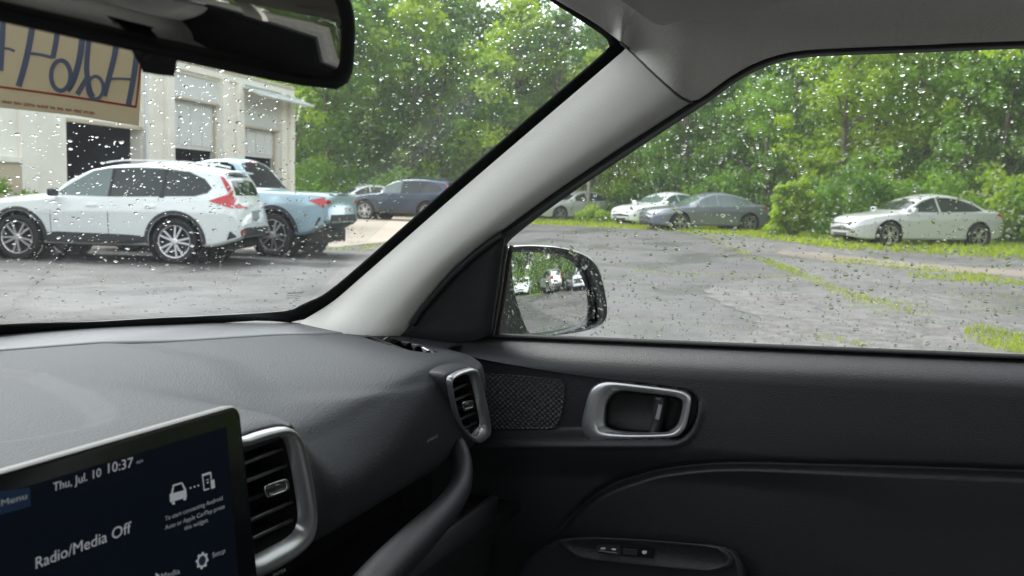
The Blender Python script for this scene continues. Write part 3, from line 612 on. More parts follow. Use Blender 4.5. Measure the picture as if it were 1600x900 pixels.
tx = mat('display_text', (.12, .12, .12), .5, emit=((.62, .66, .70), .075)); txd = mat('display_text_dim', (.1, .1, .1), .5, emit=((.55, .6, .65), .06))
onT = lambda x, y: onsc(x, y, .0013)
place_text('Thu, Jul. 10', (83, 768), (158, 744), 13.8, tx, sc, 'lettering', onT, 0)
place_text('10:37', (169, 739.5), (208, 729.5), 16, tx, sc, 'lettering', onT, 0)
place_text('AM', (213, 725), (223, 722.5), 5, txd, sc, 'lettering', onT, 0)
mesh('menu_button', [onsc(-8, 768, .0011), onsc(47, 762, .0011), onsc(48, 791, .0011), onsc(-6, 806, .0011)], [(0, 1, 2, 3)], mat('display_blue', (.008, .014, .03), .2, emit=((.02, .045, .10), .05)), sc, False)
place_text('Menu', (2, 791), (42, 779), 10, txd, sc, 'lettering', lambda x, y: onsc(x, y, .0016), 0)
place_text('Radio/Media Off', (56, 889), (205, 832), 18.5, tx, sc, 'lettering', onT, 0)
place_text('To start connecting Android', (258, 814), (348, 781), 7.2, txd, sc, 'lettering', onT, 0)
place_text('Auto or Apple CarPlay press', (258, 828), (351, 794), 7.2, txd, sc, 'lettering', onT, 0)
place_text('this widget.', (288, 829), (326, 815), 7.2, txd, sc, 'lettering', onT, 0)
place_text('Setup', (332, 872), (352, 863.5), 8.5, txd, sc, 'lettering', onT, 0)
place_text('Media', (252, 905), (281, 896), 9, txd, sc, 'lettering', onT, 0)
place_text('ENTER', (427, 902), (447, 892.5), 5.5, mat('button_print', (.3, .3, .3), .5), car, 'lettering', lambda x, y: ony(x, y, .40), .01)
def spoly(name, P, m, off=.0013): return mesh(name, [onsc(*p, off) for p in P], [tuple(range(len(P)))], m, sc, False)
# car symbol, dots, phone symbol, cog
def ring_poly(name, Po, Pi, m, off=.0013):
    k = len(Po); return mesh(name, [onsc(*p, off) for p in Po+Pi], [(i, (i+1) % k, (i+1) % k+k, i+k) for i in range(k)], m, sc, False)
b = MB()
def bp_(P): b.add([onsc(*p, .0014) for p in P], [tuple(range(len(P)))])
bp_([(265, 772), (291, 765), (292, 777), (266, 785)]); bp_([(268, 785), (273, 783.5), (273.5, 788), (269.5, 788.5)]); bp_([(286, 779), (291, 777.5), (291, 781), (287, 782)])
for P in ([(267, 772), (270.5, 757), (272.5, 757), (270, 771)], [(270, 757.5), (284, 753.5), (284, 755.8), (271, 760)], [(283, 754), (285.5, 754.5), (291, 765), (288, 766)]): bp_(P)
for x, y in ((298, 762.5), (304, 760.5), (310, 758.6)): bp_([(x+1.5*math.cos(a), y+1.5*math.sin(a)) for a in np.linspace(0, 2*PI, 8, endpoint=False)])
for P in ([(315.5, 741), (329, 737), (329.3, 740.5), (316, 744.5)], [(315.5, 741), (317.3, 741), (319.6, 766), (318.4, 767)], [(318.6, 765), (327, 762.5), (327, 764.4), (319, 767)], [(328, 737.3), (330, 737.3), (331, 749), (329.3, 749)], [(329, 750.5), (335, 749), (336, 762), (330, 764)],
          [(321, 751), (324.5, 748.4), (327.6, 749.2), (324.6, 750)], [(322.8, 754), (324.6, 752.4), (326.4, 753), (324.8, 756)]): bp_(P)
b.build('screen_symbols', tx, sc)
c = np.array((316, 876.0)); Po, Pi = [], []
for k in range(32): a = 2*PI*k/32; r_ = 1.0 if (k % 4) < 2 else .80; Po.append(tuple(c+np.array((10*r_*math.cos(a), 13.5*r_*math.sin(a)-2.6*r_*math.cos(a))))); Pi.append(tuple(c+np.array((5.6*math.cos(a), 7.8*math.sin(a)-1.5*math.cos(a)))))
ring_poly('cog_symbol', Po, Pi, tx); spoly('cog_centre', Pi, MATS['display_blue'], .0012)
b = MB()
for P in ([(243, 895), (250, 899), (244, 903)],): b.add([onsc(*p, .0013) for p in P], [(0, 1, 2)])
b.build('play_symbol', tx, sc)

# ================= inside mirror
mp0 = ond(500, 120, .50); mn = np.array([-.20, -.97, -.10]); mn /= np.linalg.norm(mn)
def onm(px, py, off=0.0): return onp(px, py, mp0+mn*off, mn)
mo = [(-260, -18), (-120, 6), (0, 34), (200, 78), (400, 121), (500, 138), (524, 140), (541, 133), (551, 112), (555, 60), (553, 20), (543, -12), (520, -45), (470, -75), (300, -112), (0, -165), (-240, -200), (-300, -150), (-300, -60)]
mi = [(-250, -38), (-120, -16), (0, 14), (200, 61), (400, 106), (490, 124), (512, 125), (526, 119), (533, 104), (538, 60), (536, 24), (527, -6), (508, -34), (464, -60), (300, -96), (0, -150), (-230, -184), (-280, -140), (-280, -64)]
cm = np.array((140., -20.)); MO = fit_loop(mo, 160, cm); MI = fit_loop(mi, 160, cm)
def ml(A, off, k=1.0): return [onm(*(cm+(p-cm)*k), off) for p in A]
rm = loops('rear_view_mirror', [ml(MO, -.030, .90), ml(MO, -.020, .985), ml(MO, -.006, 1.0), ml(MO, .000, .998), ml((MO*.5+MI*.5), .0012), ml(MI, -.0006)], M['seal'], car, cap0=True)
loops('mirror_glass', [ml(MI, -.0008, 1.002), ml(MI, -.0004)], M['dimmirror'], rm, cap1=True)
b = MB(); tb_ = [(214, 84), (272, 96), (269, 114), (250, 112), (226, 108), (222, 98)]
A_ = [onm(*p, .006) for p in tb_]; B_ = [onm(*p, -.016) for p in tb_]; k = len(A_)
b.add(A_+B_, [tuple(range(k)), tuple(range(2*k-1, k-1, -1))]+[(i, (i+1) % k, (i+1) % k+k, i+k) for i in range(k)]); o = b.build('dimming_lever', M['black'], rm); bevel(o, .0015, 2)
b = MB(); b.tube([onm(120, -20, -.025), onm(120, -40, -.05), (.0, .50, 1.43)], .010, 12); b.build('mirror_arm', M['black'], rm, True)

# ================= outside mirror
sm = np.array([.88, .47, 1.147]); vi = sm-CAM; vi /= np.linalg.norm(vi); oa = rad(148.5); od = np.array([math.sin(oa), math.cos(oa), -.045]); od /= np.linalg.norm(od)
smn = od-vi; smn /= np.linalg.norm(smn)
def ons(px, py, off=0.0): return onp(px, py, sm+smn*off, smn)
g_o = [(801, 398), (812, 394.5), (840, 394.5), (869, 397.5), (890, 403), (904.5, 411), (914, 424), (922, 440), (929, 459), (932, 480), (933.5, 494), (931, 501), (915, 507.5), (885, 515), (855, 520), (838, 521.5), (826, 517), (818, 500), (808, 470), (803, 450), (801, 425)]
h_o = [(779, 400), (786, 390), (800, 384.5), (830, 383), (865, 385), (895, 391), (918, 400.5), (933, 415), (942, 437), (948, 465), (950, 488), (946, 502), (932, 512), (905, 519.5), (875, 524), (840, 527), (800, 530), (772, 530), (770, 500), (774, 450)]
cg = np.array((866., 460.)); HO = fit_loop(h_o, 120, cg); GO = fit_loop(g_o, 120, cg)
def sl_(A, off, k=1.0): return [ons(*(cg+(p-cg)*k), off) for p in A]
def shift(Lp_, v): return [p+np.array(v) for p in Lp_]
hs = loops('side_mirror', [sl_(HO, .004, .985), sl_(HO, .000, 1.0), sl_(HO, -.010, 1.012), shift(sl_(HO, -.035, 1.0), (0, .01, 0)), shift(sl_(HO, -.06, .9), (0, .02, 0)), shift(sl_(HO, -.08, .65), (0, .02, 0)), shift(sl_(HO, -.088, .3), (0, .02, 0))], skin, car, cap1=True)
loops('mirror_surround', [sl_(HO, .0035, .987), sl_(HO, .004, .975), sl_(HO*.55+GO*.45, .0025), sl_(GO, -.003, 1.01), sl_(GO, -.012, 1.01)], mat('wet_black_plastic', (.022, .024, .026), .22, spec=.5), hs)
# convex glass
gc = ons(*cg, -.0065); Rr = 1.15; rg = []
for k in (1.015, .9, .75, .6, .45, .3, .15, .02):
    L_ = []
    for p in sl_(GO, -.0065, k): r2 = np.sum((p-gc)**2); L_.append(p - smn*(r2/(2*Rr)))
    rg.append(L_)
loops('mirror_glass', rg, M['glassmirror'], hs, cap1=True)
# foot that carries the mirror on the door
b = MB(); b.tube([(.735, .555, 1.085), (.79, .555, 1.09), (.86, .55, 1.10)], [.034, .034, .03], 14); b.build('mirror_foot', MATS['wet_black_plastic'], hs, True)

# ================= paper tag hanging between mirror and windscreen
pt0 = ond(120, 120, .62); pn = -ray(120, 120); pn = pn/np.linalg.norm(pn); pn = pn*.4 + np.array([-.15, -.9, .05])*.6; pn /= np.linalg.norm(pn)
def onq(px, py, off=0.0): return onp(px, py, pt0+pn*off, pn)
paper = bpy.data.materials.new('yellowed_paper'); paper.use_nodes = True; N, Lk = nodes(paper); pb = N['Principled BSDF']; pb.inputs['Base Color'].default_value = (.56, .52, .42, 1); pb.inputs['Roughness'].default_value = .7
tl_ = N.new('ShaderNodeBsdfTranslucent'); tl_.inputs[0].default_value = (.56, .50, .38, 1); mx = N.new('ShaderNodeMixShader'); mx.inputs[0].default_value = .45
Lk.new(pb.outputs[0], mx.inputs[1]); Lk.new(tl_.outputs[0], mx.inputs[2]); Lk.new(mx.outputs[0], N['Material Output'].inputs['Surface'])
tag = empty('paper_tag', 'yellowed paper tag with blue handwriting seen from behind, hanging under the inside mirror', 'paper tag', tuple(onq(100, 190)))
def tp(name, V_, F_, m, smooth=False):
    o = mesh(name, [np.array(v)-onq(100, 190) for v in V_], F_, m, tag, smooth); return o
cr_ = [(-150, 148), (-150, -120), (255, -60), (222, 88), (217, 197), (120, 181), (0, 168)]
k = len(cr_); tp('paper', [onq(*p) for p in cr_]+[onq(*p, -.0006) for p in cr_], [tuple(range(k)), tuple(range(2*k-1, k-1, -1))]+[(i, i+k, (i+1) % k+k, (i+1) % k) for i in range(k)], paper)
ink = mat('blue_marker_ink', (.15, .18, .26), .6); red = mat('red_print', (.42, .07, .06), .6); redf = mat('faded_red_print', (.34, .13, .10), .7)
zz = lambda x, y: (x/4.7375, 20+y/4.7375)
def stroke(P, w_, bld, n_=18, closed=False, off=.0004):
    P = crv([zz(*p) for p in P], n_, closed); V_ = []; w_ = w_*1.12/4.7375/2; F_ = []
    for i in range(len(P)):
        t = P[(i+1) % len(P)]-P[i-1] if closed else P[min(i+1, len(P)-1)]-P[max(i-1, 0)]; t = t/np.linalg.norm(t); nn = np.array((-t[1], t[0])); V_ += [onq(*(P[i]+nn*w_), off)-onq(100, 190), onq(*(P[i]-nn*w_), off)-onq(100, 190)]
    for i in range(len(P) if closed else len(P)-1): j = (i+1) % len(P); F_.append((2*i, 2*i+1, 2*j+1, 2*j))
    bld.add(V_, F_)
b = MB()
for i_, (P_, w_) in enumerate((([(30, -40), (20, 120), (5, 430)], 38), ([(15, 262), (60, 266), (110, 284)], 17), ([(255, -60), (230, 160), (185, 380), (138, 545)], 42), ([(210, 300), (290, 308), (390, 332)], 20), ([(440, -20), (418, 190), (390, 335)], 36),
             ([(625, -20), (606, 220), (580, 380), (535, 520), (495, 575)], 42), ([(680, 0), (655, 230), (642, 400), (650, 500), (665, 580), (690, 625)], 36), ([(648, 480), (610, 540), (572, 605)], 36),
             ([(880, 60), (852, 290), (815, 450), (770, 615)], 38), ([(815, 490), (880, 488), (965, 492)], 17), ([(1040, 120), (1012, 320), (985, 500), (950, 685)], 38))):
    stroke(P_, w_, b, off=.0004+.00006*i_)
stroke([(450+72*math.cos(a), 465+112*math.sin(a)) for a in np.linspace(0, 2*PI, 12, endpoint=False)], 30, b, 40, True, .0012)
stroke([(706+58*math.cos(a), 555+84*math.sin(a)) for a in np.linspace(0, 2*PI, 12, endpoint=False)], 24, b, 40, True, .00126)
b.build('handwriting', ink, tag)
b = MB(); stroke([(-400, 495), (0, 548), (500, 617), (1010, 697)], 15, b, 20, off=.0003); stroke([(1005, 700), (1022, 560), (1042, 380), (1090, 100)], 13, b, 10, off=.00032); b.build('red_border', red, tag)
b = MB(); rnd = random.Random(9); x = -300
while x < 705:
    wd = rnd.choice((14, 22, 30)); 
    for _ in range(rnd.randint(3, 7)):
        if x > 705: break
        y = 655+x*.127; h_ = rnd.uniform(9, 13); stroke([(x, y-h_), (x+rnd.uniform(-3, 3), y+h_)], 6, b, 3); stroke([(x, y+rnd.uniform(-h_, h_)), (x+8, y+1+rnd.uniform(-h_, h_))], 5, b, 3); x += 12
    x += 14
b.build('small_print', redf, tag)
# ================================================================== OUTSIDE
def gz(x, y):                                            # the lot is flat, the grass bank beyond it rises a little
    return .16*float(sstep((x-23.0)/6.0))
def ground_mat(name, c1, c2, c3, sc1, rough=(.35, .7), bumpd=.004, speck=(70, .5), crack=True):
    m = bpy.data.materials.new(name); m.use_nodes = True; N, Lk = nodes(m); b = N['Principled BSDF']; tc = N.new('ShaderNodeTexCoord')
    def noise(s, d=5, r=.6):
        n = N.new('ShaderNodeTexNoise'); n.inputs['Scale'].default_value = s; n.inputs['Detail'].default_value = d; n.inputs['Roughness'].default_value = r; Lk.new(tc.outputs['Object'], n.inputs['Vector']); return n.outputs['Fac']
    def ramp(f, a, b_, ca=(0, 0, 0), cb=(1, 1, 1)):
        r = N.new('ShaderNodeValToRGB'); r.color_ramp.elements[0].position = a; r.color_ramp.elements[1].position = b_; r.color_ramp.elements[0].color = (*ca, 1); r.color_ramp.elements[1].color = (*cb, 1); Lk.new(f, r.inputs[0]); return r.outputs[0]
    def mix(f, a, b_):
        x = N.new('ShaderNodeMix'); x.data_type = 'RGBA'
        for i, v in ((0, f), (6, a), (7, b_)):
            if isinstance(v, tuple): x.inputs[i].default_value = (*v, 1)
            elif isinstance(v, float): x.inputs[i].default_value = v
            else: Lk.new(v, x.inputs[i])
        return x.outputs[2]
    big = noise(sc1, 8, .72); col = ramp(big, .36, .64, c1, c2); col = mix(ramp(noise(4.5, 7, .78), .44, .58), col, tuple((a*.4+b_*.6) for a, b_ in zip(c2, c3))); col = mix(ramp(noise(.23, 5, .6), .50, .66), col, tuple(.80*a for a in c1))
    fine = noise(speck[0], 4, .75); col = mix(ramp(fine, .50, .72), col, c3)
    if crack:
        v = N.new('ShaderNodeTexVoronoi'); v.feature = 'DISTANCE_TO_EDGE'; v.inputs['Scale'].default_value = .42; n2 = N.new('ShaderNodeTexNoise'); n2.inputs['Scale'].default_value = 1.3; n2.inputs['Detail'].default_value = 6
        va = N.new('ShaderNodeVectorMath'); va.operation = 'MULTIPLY_ADD'; va.inputs[1].default_value = (.9, .9, 0); Lk.new(tc.outputs['Object'], n2.inputs['Vector']); Lk.new(n2.outputs['Color'], va.inputs[0]); Lk.new(tc.outputs['Object'], va.inputs[2]); Lk.new(va.outputs[0], v.inputs['Vector'])
        col = mix(ramp(v.outputs['Distance'], .002, .010, (.6, .6, .6), (0, 0, 0)), col, tuple(.5*c for c in c1))
    Lk.new(col, b.inputs['Base Color'])
    wet = noise(.55, 4, .55); rr = N.new('ShaderNodeMapRange'); rr.inputs[1].default_value = .4; rr.inputs[2].default_value = .62; rr.inputs[3].default_value = rough[0]; rr.inputs[4].default_value = rough[1]; Lk.new(wet, rr.inputs[0]); Lk.new(rr.outputs[0], b.inputs['Roughness'])
    bp = N.new('ShaderNodeBump'); bp.inputs['Distance'].default_value = bumpd; bp.inputs['Strength'].default_value = .7; Lk.new(noise(speck[0]*.8, 3, .7), bp.inputs['Height']); Lk.new(bp.outputs[0], b.inputs['Normal'])
    return m
asph = ground_mat('wet_asphalt', (.047, .045, .044), (.063, .061, .060), (.089, .086, .083), .5, (.30, .74), .003, (60, .5))
grav = ground_mat('worn_gravel_asphalt', (.048, .046, .045), (.074, .071, .068), (.175, .165, .155), 1.1, (.45, .85), .010, (22, .6))
dirt = ground_mat('sandy_dirt', (.16, .13, .105), (.24, .20, .165), (.12, .11, .09), .8, (.7, .95), .01, (18, .5), False)
lawnm = ground_mat('lawn_soil', (.15, .21, .03), (.23, .28, .045), (.11, .13, .03), .9, (.8, .95), .03, (9, .5), False)
conc = ground_mat('pale_concrete', (.30, .25, .195), (.36, .30, .24), (.24, .21, .17), .6, (.6, .85), .002, (40, .4), False)
def terrain(name, poly, m, dz, step=1.0):
    """flat sheet cut to POLY (world x, y) following gz"""
    P = [Vector(p) for p in poly]; mn_, mx_ = np.min(poly, 0), np.max(poly, 0); pts = []
    pts += [Vector((x, y)) for x in np.arange(mn_[0]+step/2, mx_[0], step) for y in np.arange(mn_[1]+step/2, mx_[1], step)]
    X_ = np.array([p[0] for p in pts]); Y_ = np.array([p[1] for p in pts]); sd2 = poly_sd(poly, X_, Y_) if len(pts) else []
    pts = [p for p, s_ in zip(pts, sd2) if s_ > step*.25]; k = len(P)
    v, e_, f, *_ = delaunay_2d_cdt(P+pts, [(i, (i+1) % k) for i in range(k)], [], 1, 1e-5)
    return setp(mesh(name, [(p.x, p.y, gz(p.x, p.y)+dz) for p in v], f, m, None, True), kind='structure')
gxs = np.concatenate([[-130, -60], np.arange(-20, 22, 6), np.arange(22, 31, 1), [40, 60, 100, 140]]); gys = np.concatenate([[-120, -80], np.arange(-60, 100, 10), [130]])
setp(sheet('ground', [[(x, y, gz(x, y)) for y in gys] for x in gxs], lawnm, None), kind='structure')
def pxz(P): return [tuple(onz(px, py, 0)[:2]) for px, py in P]
def jag(P, amp, n_, seed=1):
    r_ = random.Random(seed); Q = crv(P, n_, True); c = Q.mean(0); return [tuple(q+np.array((r_.uniform(-1, 1), r_.uniform(-1, 1)))*amp) for q in Q]
far = pxz([(-250, 352), (300, 362), (560, 366), (640, 361), (700, 357), (830, 357), (960, 363), (1060, 369)])
east = pxz([(1060, 369), (1180, 378), (1300, 392), (1450, 398), (1640, 408)])
lot = far + east + [(30.0, -12), (24.0, -17.5), (17.0, -21.0), (10.0, -24), (-20.0, -30), (-40, -10), (-30, 30), (0, 40)]
terrain('parking_lot', lot, asph, .012, 1.0)
seam = pxz([(1062, 369), (1120, 384), (1165, 397), (1200, 410), (1255, 432), (1290, 447), (1340, 468), (1400, 482)])
gvl = seam + pxz([(1500, 500), (1520, 520), (1430, 545), (1300, 552), (1180, 556), (1050, 548), (1020, 560)]) + [(7.2, .6), (6.5, -2), (7, -8), (14, -17), (24.0, -15), (28.4, -10)] + pxz([(1640, 409), (1450, 399), (1300, 393), (1180, 379)])
# worn gravelly half of the lot, beyond the grassy seam
gvl = pxz([(1066, 370), (1120, 384), (1165, 397), (1205, 411), (1255, 431), (1150, 440), (1100, 455), (1130, 480), (1180, 500), (1150, 530), (1080, 545), (1150, 570)]) + [(5.5, -.6), (5.8, -6), (9, -16), (18, -18.5), (24.5, -15), (29.0, -10)] + pxz([(1640, 409), (1450, 399), (1300, 393), (1180, 379)])
terrain('worn_pavement', jag(gvl, .10, 300, 3), grav, .018, 1.0)
terrain('dirt_track', jag(pxz([(1215, 396), (1290, 399), (1400, 409), (1500, 418), (1700, 430), (1700, 441), (1560, 432), (1450, 423), (1340, 413), (1250, 404)]), .15, 80, 5), dirt, .024, 1.0)
terrain('concrete_apron', jag(pxz([(-150, 386), (200, 388), (380, 391), (480, 390), (540, 386), (600, 379), (640, 374), (760, 366), (760, 352), (640, 346), (500, 340), (300, 330), (-150, 330)]), .05, 60, 6), conc, .018, 1.0)

# ---- grass: strips in the cracks, patches and the bank (nobody could count the blades)
leafvar = bpy.data.materials.new('grass_blade'); leafvar.use_nodes = True
def leafmat(name, ca, cb, cc, sc_=.6, transl=.5, tcol=None, isl=True):
    m = bpy.data.materials.new(name); m.use_nodes = True; N, Lk = nodes(m); N.clear(); geo = N.new('ShaderNodeNewGeometry'); tc = N.new('ShaderNodeTexCoord')
    n = N.new('ShaderNodeTexNoise'); n.inputs['Scale'].default_value = sc_; n.inputs['Detail'].default_value = 3; Lk.new(geo.outputs['Position'], n.inputs['Vector'])
    r = N.new('ShaderNodeValToRGB'); r.color_ramp.elements[0].position = .34; r.color_ramp.elements[1].position = .66; r.color_ramp.elements[0].color = (*ca, 1); r.color_ramp.elements[1].color = (*cb, 1); Lk.new(n.outputs['Fac'], r.inputs[0])
    mx = N.new('ShaderNodeMix'); mx.data_type = 'RGBA'; mr = N.new('ShaderNodeMath'); mr.operation = 'MULTIPLY'; mr.inputs[1].default_value = .75; Lk.new(geo.outputs['Random Per Island'], mr.inputs[0]); Lk.new(mr.outputs[0], mx.inputs[0]); Lk.new(r.outputs[0], mx.inputs[6]); mx.inputs[7].default_value = (*cc, 1)
    d = N.new('ShaderNodeBsdfPrincipled'); d.inputs['Roughness'].default_value = .45; d.inputs['Specular IOR Level'].default_value = .4; t = N.new('ShaderNodeBsdfTranslucent'); Lk.new(mx.outputs[2], d.inputs['Base Color'])
    g = N.new('ShaderNodeMix'); g.data_type = 'RGBA'; g.blend_type = 'MULTIPLY'; g.inputs[0].default_value = 1; Lk.new(mx.outputs[2], g.inputs[6]); g.inputs[7].default_value = (1.5, 1.5, .6, 1); Lk.new(g.outputs[2], t.inputs[0])
    s_ = N.new('ShaderNodeMixShader'); s_.inputs[0].default_value = transl; o = N.new('ShaderNodeOutputMaterial'); Lk.new(d.outputs[0], s_.inputs[1]); Lk.new(t.outputs[0], s_.inputs[2]); Lk.new(s_.outputs[0], o.inputs['Surface']); return m
bpy.data.materials.remove(leafvar)
grassm = leafmat('grass_green', (.17, .27, .03), (.29, .38, .05), (.24, .25, .05), .9)
weedm = leafmat('weed_green', (.07, .13, .02), (.14, .21, .03), (.10, .15, .03), .7)
NR = np.random.default_rng(7)
def blades(name, polys, m, seed=0):
    """polys: (outline, blades per m2, height, width, feather)"""
    rg_ = np.random.default_rng(seed); Vs, Fs, k = [], [], 0
    for (P, dens, h, wd, fe) in polys:
        P = np.array(P); mn_, mx_ = P.min(0), P.max(0); n_ = int(dens*(1.9 if P[:, 0].max() < 30 and dens < 1000 else 1)*np.prod(mx_-mn_)); p = rg_.uniform(mn_, mx_, (n_, 2)); s_ = poly_sd(P, p[:, 0], p[:, 1])
        clump = np.sin(p[:, 0]*2.1+p[:, 1]*1.3)*np.sin(p[:, 0]*.9-p[:, 1]*2.7)*.5+.5; p = p[(s_ > -fe*rg_.random(n_)) & (s_ > fe*1.6*rg_.random(n_)**2-.9*fe) & (rg_.random(n_) < .35+.65*clump)]; n_ = len(p)
        if not n_: continue
        a = rg_.uniform(0, 2*PI, n_); hh = h*rg_.uniform(.4, 1.2, n_); ww = wd*rg_.uniform(.6, 1.3, n_); ln = rg_.uniform(0, .8, n_)*hh; b_ = rg_.uniform(0, 2*PI, n_)
        z0 = np.array([gz(x, y) for x, y in p]) if P[:, 0].max() > 23 else np.zeros(n_)
        B0 = np.stack([p[:, 0]-np.cos(a)*ww/2, p[:, 1]-np.sin(a)*ww/2, z0], 1); B1 = np.stack([p[:, 0]+np.cos(a)*ww/2, p[:, 1]+np.sin(a)*ww/2, z0], 1); T_ = np.stack([p[:, 0]+np.cos(b_)*ln, p[:, 1]+np.sin(b_)*ln, z0+hh], 1)
        Vs.append(np.stack([B0, B1, T_], 1).reshape(-1, 3)); Fs.append(np.arange(n_*3).reshape(-1, 3)+k); k += n_*3
    return setp(fast_mesh(name, np.vstack(Vs), np.vstack(Fs), m), kind='stuff')
def strip(P, w_px): # band along a pixel line on the ground
    A = [(x, y-w_px/2) for x, y in P]; B_ = [(x, y+w_px/2) for x, y in P][::-1]; return pxz(A+B_)
g1 = [(strip([(1075, 370), (1120, 384), (1165, 397), (1200, 410)], 5), 90, .06, .05, .25), (strip([(1200, 410), (1255, 431), (1285, 446), (1330, 464), (1400, 481), (1425, 486)], 8), 260, .06, .035, .15),
      (strip([(990, 425), (1100, 430), (1180, 434), (1260, 432)], 3.5), 120, .04, .04, .12), (pxz([(1325, 468), (1400, 470), (1460, 480), (1440, 496), (1370, 494)]), 110, .05, .03, .25),
      (strip([(955, 500), (1100, 512), (1145, 515), (1200, 524)], 4), 260, .03, .02, .06), (strip([(1262, 530), (1310, 533), (1360, 543)], 8), 420, .05, .02, .06),
      (pxz([(1505, 516), (1530, 514), (1580, 526), (1640, 530), (1660, 556), (1580, 554), (1540, 542), (1515, 530)]), 900, .09, .018, .10), (pxz([(1380, 549), (1440, 547), (1430, 556), (1350, 556)]), 300, .04, .02, .05),
      (strip([(1420, 430), (1500, 438), (1600, 444), (1700, 449)], 7), 170, .07, .06, .3), (strip([(1300, 408), (1360, 413), (1440, 421), (1560, 436)], 7), 130, .06, .06, .3),
      (strip([(1480, 462), (1560, 468), (1680, 474)], 14), 22, .05, .04, .3), (strip([(1490, 482), (1600, 490)], 10), 26, .05, .035, .25), (strip([(1180, 378), (1250, 384), (1330, 394)], 8), 60, .08, .07, .3),
      (strip([(560, 395), (640, 388), (720, 381)], 3), 60, .04, .05, .2), (strip([(480, 388), (560, 391), (600, 382), (660, 376), (720, 372)], 4), 60, .05, .06, .2), (strip([(900, 470), (970, 474), (1000, 478)], 2.5), 150, .03, .025, .08),
      (strip([(40, 440), (120, 436), (200, 434)], 3), 40, .03, .03, .1), (strip([(330, 448), (400, 444), (480, 438), (560, 425)], 3), 60, .03, .03, .1)]
blades('grass_tufts', g1, grassm, 1)
bank = [(24.5, -16), (27.2, -10)] + pxz([(1640, 412), (1450, 402), (1300, 394), (1180, 379), (1060, 369), (960, 362), (830, 356)]) + [(46, 20), (46, -20), (36, -24)]
blades('bank_grass', [(bank, 130, .14, .07, .5)], grassm, 2)
blades('bank_grass', [([(9.5, -24.5), (17, -21.5), (24.5, -17.5), (30, -12), (34, -20), (14, -30)], 45, .10, .06, .5), ([(-6, -31), (9.5, -25), (14, -31), (-6, -37)], 30, .12, .08, .5)], grassm, 3)
tall = [([(34.2, -6), (36.2, -6), (41, 5), (44, 16), (42.4, 16), (38.5, 5.4)], 26, .9, .10, .6), ([(29.5, -13), (38, -4.5), (39.2, -6), (33, -16)], 26, .85, .10, .6), ([(10, -27), (27, -19), (29, -22), (12, -31)], 18, .7, .10, .6), ([(33, 1.2), (34.6, -1.6), (35.5, -1.0), (34.5, 2.2)], 20, .5, .08, .4), ([(34.4, -3.2), (36.2, -4.6), (36.8, -3.6), (35.5, -2.4)], 40, .7, .08, .3)]
blades('tall_weeds', tall, weedm, 4)

# ================= trees
def leaf_cloud(clumps, per, size, rg_, droop=.3):
    """clumps (n,4): centre + radius -> quads spread through each clump's volume"""
    C_ = np.repeat(clumps, per, 0); n_ = len(C_); d_ = rg_.normal(0, 1, (n_, 3)); d_ /= np.linalg.norm(d_, axis=1, keepdims=True); r_ = C_[:, 3:4]*rg_.random((n_, 1))**.45; p = C_[:, :3] + d_*r_*np.array([1, 1, .72])
    nr = d_*.7 + rg_.normal(0, .6, (n_, 3)) + np.array([0, 0, .45]); nr /= np.linalg.norm(nr, axis=1, keepdims=True); t = np.cross(nr, rg_.normal(0, 1, (n_, 3))); t /= np.linalg.norm(t, axis=1, keepdims=True)+1e-9; b_ = np.cross(nr, t)
    s_ = size*rg_.uniform(.55, 1.25, (n_, 1)); A = p - t*s_; B_ = p + b_*s_*.42; Cc = p + t*s_ - np.array([0, 0, 1])*s_*droop; D_ = p - b_*s_*.42
    V_ = np.stack([A, B_, Cc, D_], 1).reshape(-1, 3); return V_, np.arange(n_*4).reshape(-1, 4)
bark = mat('bark', (.11, .09, .07), .85, spec=.2, bump=(14, .8, 'noise', .02), var=(6, .6, (.20, .18, .15)))
lm = [leafmat('leaf_deep_green', (.062, .145, .022), (.115, .22, .03), (.08, .175, .028), .35), leafmat('leaf_mid_green', (.095, .205, .024), (.175, .31, .032), (.13, .245, .03), .4), leafmat('leaf_yellow_green', (.17, .28, .018), (.29, .40, .03), (.22, .32, .03), .5)]
def tree_meshes(seed, h, r, base, nclump, per, leaf):
    rg_ = np.random.default_rng(seed); rn = random.Random(seed); b_ = MB(); top = h*.8; lean = np.array([rn.uniform(-.5, .5), rn.uniform(-.5, .5), 0])
    path = [np.array([0, 0, 0.0]) + lean*t*t + np.array([0, 0, top*t]) for t in np.linspace(0, 1, 7)]; b_.tube(path, [h*.020*(1-.8*t)+.02 for t in np.linspace(0, 1, 7)], 8)
    cl = []
    for i in range(nclump):
        t = rn.random(); z = base + (h-base)*t**.85; prof = math.sin(PI*min(1, (t*.92+.12)))**.6; a = rn.uniform(0, 2*PI); rr_ = r*prof*rn.uniform(.25, 1.05); c = np.array([math.cos(a)*rr_, math.sin(a)*rr_, z]) + lean*(z/top)**2; cl.append([*c, rn.uniform(.45, 1.0)*r*.34])
        if i % 5 == 0:
            z0 = max(.15*h, z-.9*rr_*.7); s_ = np.array([0, 0, z0]) + lean*(z0/top)**2; b_.tube([s_, s_*.5+c*.5+np.array([0, 0, .15*rr_]), c], [h*.008+.012, h*.005+.008, .01], 5)
    tm = bpy.data.meshes.new('trunk'); tm.from_pydata(b_.v, [], b_.f); tm.materials.append(bark); V_, F_ = leaf_cloud(np.array(cl), per, leaf, rg_)
    return tm, V_, F_
TREES = []
